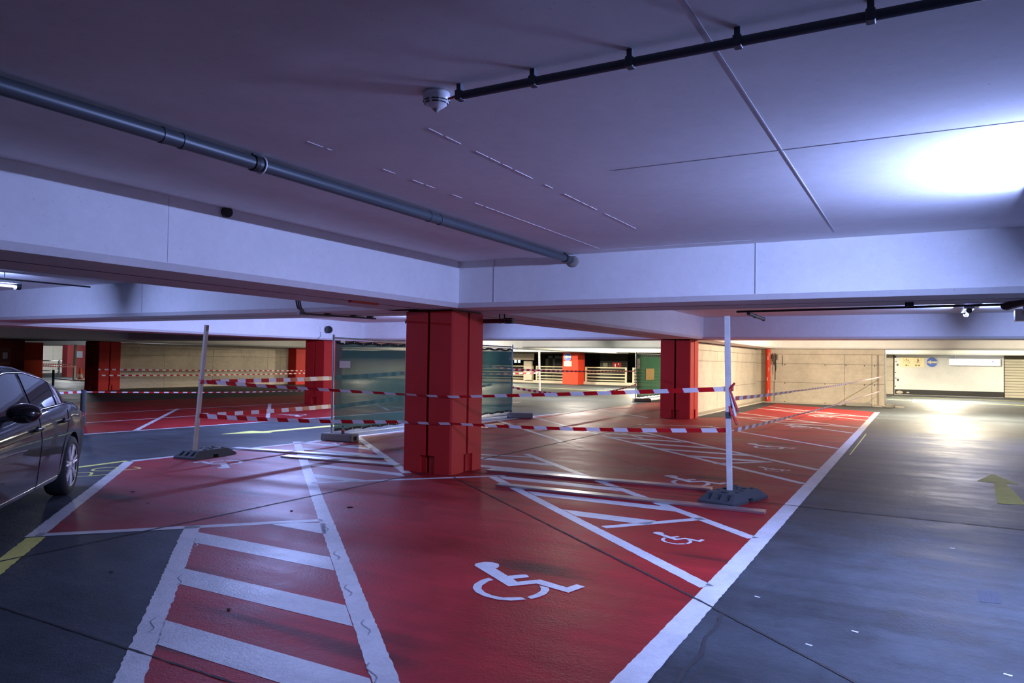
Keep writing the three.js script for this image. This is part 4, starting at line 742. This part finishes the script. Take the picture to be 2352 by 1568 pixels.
  // glass panes on the leaning sides, cut to the window outlines
  const pane = (name, poly, s, m, off = 0.006) => { const pts = poly.map(([x, y]) => new THREE.Vector2(x, y)), g = new THREE.ShapeGeometry(new THREE.Shape(pts)); let h = g.toNonIndexed(); for (let k = 0; k < 3; k++) { const p = h.attributes.position, o = []; for (let i = 0; i < p.count; i += 3) { const a = [p.getX(i), p.getY(i)], b = [p.getX(i + 1), p.getY(i + 1)], c = [p.getX(i + 2), p.getY(i + 2)], ab = [(a[0] + b[0]) / 2, (a[1] + b[1]) / 2], bc = [(b[0] + c[0]) / 2, (b[1] + c[1]) / 2], ca = [(c[0] + a[0]) / 2, (c[1] + a[1]) / 2]; for (const t of [[a, ab, ca], [ab, b, bc], [ca, bc, c], [ab, bc, ca]]) for (const q of t) o.push(q[0], q[1], 0); } h = new THREE.BufferGeometry(); h.setAttribute('position', new THREE.Float32BufferAttribute(o, 3)); } const p = h.attributes.position; for (let i = 0; i < p.count; i++) p.setZ(i, s * (lean(p.getX(i), p.getY(i)) + off)); h.deleteAttribute('normal'); const r = mergeVertices(h, 1e-4); r.computeVertexNormals(); const mm = m.clone(); mm.side = THREE.DoubleSide; return mesh(name, r, mm, car); };
  const top = (x, d) => [x, roof(x) - d], low = (x, d = 0) => [x, belt(x) + d];
  const arc = (a, b, n, f) => Array.from({ length: n + 1 }, (_, i) => f(a + (b - a) * i / n));
  for (const s of [-1, 1]) {
    pane('front_window', [...arc(1.14, 2.1, 8, x => low(x, 0.015)), ...arc(2.02, 0.98, 10, x => top(x, 0.085 + Math.max(0, x - 1.6) * 0.05))], s, glass);
    pane('rear_window', [...arc(0.34, 1.05, 6, x => low(x, 0.015)), ...arc(0.89, 0.24, 8, x => top(x, 0.085))], s, glass);
    pane('quarter_window', [...arc(-0.06, 0.28, 5, x => low(x, 0.015)), ...arc(0.19, -0.04, 5, x => top(x, 0.085 + Math.max(0, 0.1 - x) * 0.4))], s, glass);
    const side = (x, y, o = 0.01) => V(x, y, s * (lean(x, y) + o));
    mesh('chrome_trim', [tube(arc(-0.1, 2.14, 24, x => side(x, belt(x) + 0.006, 0.012)), 0.007, 50, 6), tube(arc(-0.1, 2.08, 24, x => side(x, roof(x) - 0.075 - Math.max(0, 0.1 - x) * 0.4, 0.006)), 0.005, 50, 6), tube(arc(0, 1, 4, t => side(0.31 - 0.1 * t, belt(0.24) + 0.01 + t * (roof(0.21) - belt(0.24) - 0.09), 0.01)), 0.006, 10, 6)], chrome, car);
    const flank = (x, t) => { const r = ring(x), j = r.slice(0, 12).map(([z, y]) => [-z, y]), y = sill(x) + 0.03 + t * (belt(x) - sill(x) - 0.08); let z = j[2][0]; for (let i = 2; i < 8; i++) if (y >= j[i][1] && y <= j[i + 1][1]) { const k = (y - j[i][1]) / (j[i + 1][1] - j[i][1]); z = j[i][0] * (1 - k) + j[i + 1][0] * k; } return V(x, y, s * (z + 0.001)); };
    for (const [x0, x1] of [[1.12, 1.10], [2.2, 2.26]]) mesh('door_gap', tube(arc(0.02, 1, 10, t => flank(x0 * (1 - t) + x1 * t, t)), 0.004, 24, 5), gum, car);
    mesh('door_gap', tube([flank(0.42, 0.05), flank(0.40, 0.3), flank(0.34, 0.55), flank(0.2, 0.8), flank(0.16, 1)], 0.004, 24, 5), gum, car);
    mesh('sill_trim', tube(arc(0.42, 2.4, 16, x => flank(x, 0.02).setY(sill(x) + 0.07)), 0.008, 30, 6), chrome, car);
    for (const x of [0.40, 1.24]) { const q = flank(x, 0.86), hd = mesh('door_handle', [new RoundedBoxGeometry(0.20, 0.032, 0.03, 3, 0.012).translate(q.x, q.y, q.z + s * 0.026), new THREE.SphereGeometry(0.035, 14, 8).scale(1.2, 0.8, 0.5).translate(q.x - 0.05, q.y, q.z)], gum, car); mesh('handle_trim', new RoundedBoxGeometry(0.19, 0.006, 0.008, 1, 0.002).translate(q.x, q.y + 0.014, q.z + s * 0.042), chrome, hd); }
    const m = V(1.86, 1.0, s * 0.97), mirror = mesh('mirror', [new THREE.SphereGeometry(1, 24, 16).scale(0.10, 0.085, 0.13).translate(m.x, m.y, m.z), rod(V(1.92, 0.95, s * 0.80), V(1.88, 0.97, s * 0.92), 0.03, 10, 0.025)], phys({ color: lin(0.006, 0.006, 0.008), roughness: 0.15, clearcoat: 1 }), car);
    mesh('mirror_glass', new THREE.SphereGeometry(1, 20, 12).scale(0.01, 0.068, 0.11).translate(m.x - 0.095, m.y, m.z), chrome, mirror);
  }
  for (const x of [0, 2.76]) for (const s of [-1, 1]) {
    const L = (l, m, nm, parent) => mesh(nm, new THREE.LatheGeometry(l.map(([r, y]) => new THREE.Vector2(r, y)), 48).rotateX(s * Math.PI / 2).translate(x, 0.316, s * 0.79), m, parent);
    const w = L([[0.205, -0.10], [0.225, -0.105], [0.30, -0.10], [0.315, -0.07], [0.316, 0.06], [0.30, 0.095], [0.245, 0.105], [0.222, 0.095], [0.215, 0.08]], gum, 'tyre', car);
    L([[0.217, 0.092], [0.224, 0.098], [0.222, 0.085], [0.205, 0.06], [0.20, -0.09], [0.215, -0.1]], alloy, 'rim', w);
    L([[0, -0.02], [0.2, -0.03], [0.2, -0.04], [0, -0.03]], gum, 'brake_disc', w);
    const sp = []; for (let k = 0; k < 7; k++) for (const d of [-0.075, 0.075]) { const a = k / 7 * Math.PI * 2 + 0.2, c = V(Math.cos(a + d * 0.6) * 0.05, Math.sin(a + d * 0.6) * 0.05, s * 0.082), e = V(Math.cos(a + d * 1.7) * 0.212, Math.sin(a + d * 1.7) * 0.212, s * 0.09); sp.push(rod(c, e, 0.017, 7, 0.012)); }
    sp.push(new THREE.SphereGeometry(0.06, 18, 10).scale(1, 1, 0.4).translate(0, 0, s * 0.07)); sp.forEach(g => g.translate(x, 0.316, s * 0.79)); mesh('spokes', sp, alloy, w);
  }
  for (const s of [-1, 1]) { mesh('tail_lamp', new THREE.SphereGeometry(1, 18, 12).scale(0.10, 0.10, 0.22).translate(-0.84, 0.78, s * 0.58), phys({ color: lin(0.3, 0.01, 0.01), roughness: 0.1, clearcoat: 1 }), car); mesh('head_lamp', new THREE.SphereGeometry(1, 18, 12).scale(0.2, 0.07, 0.2).translate(3.22, 0.70, s * 0.60), phys({ color: lin(0.6, 0.62, 0.65), roughness: 0.05, clearcoat: 1 }), car); }
}
renderer.render(scene, camera);
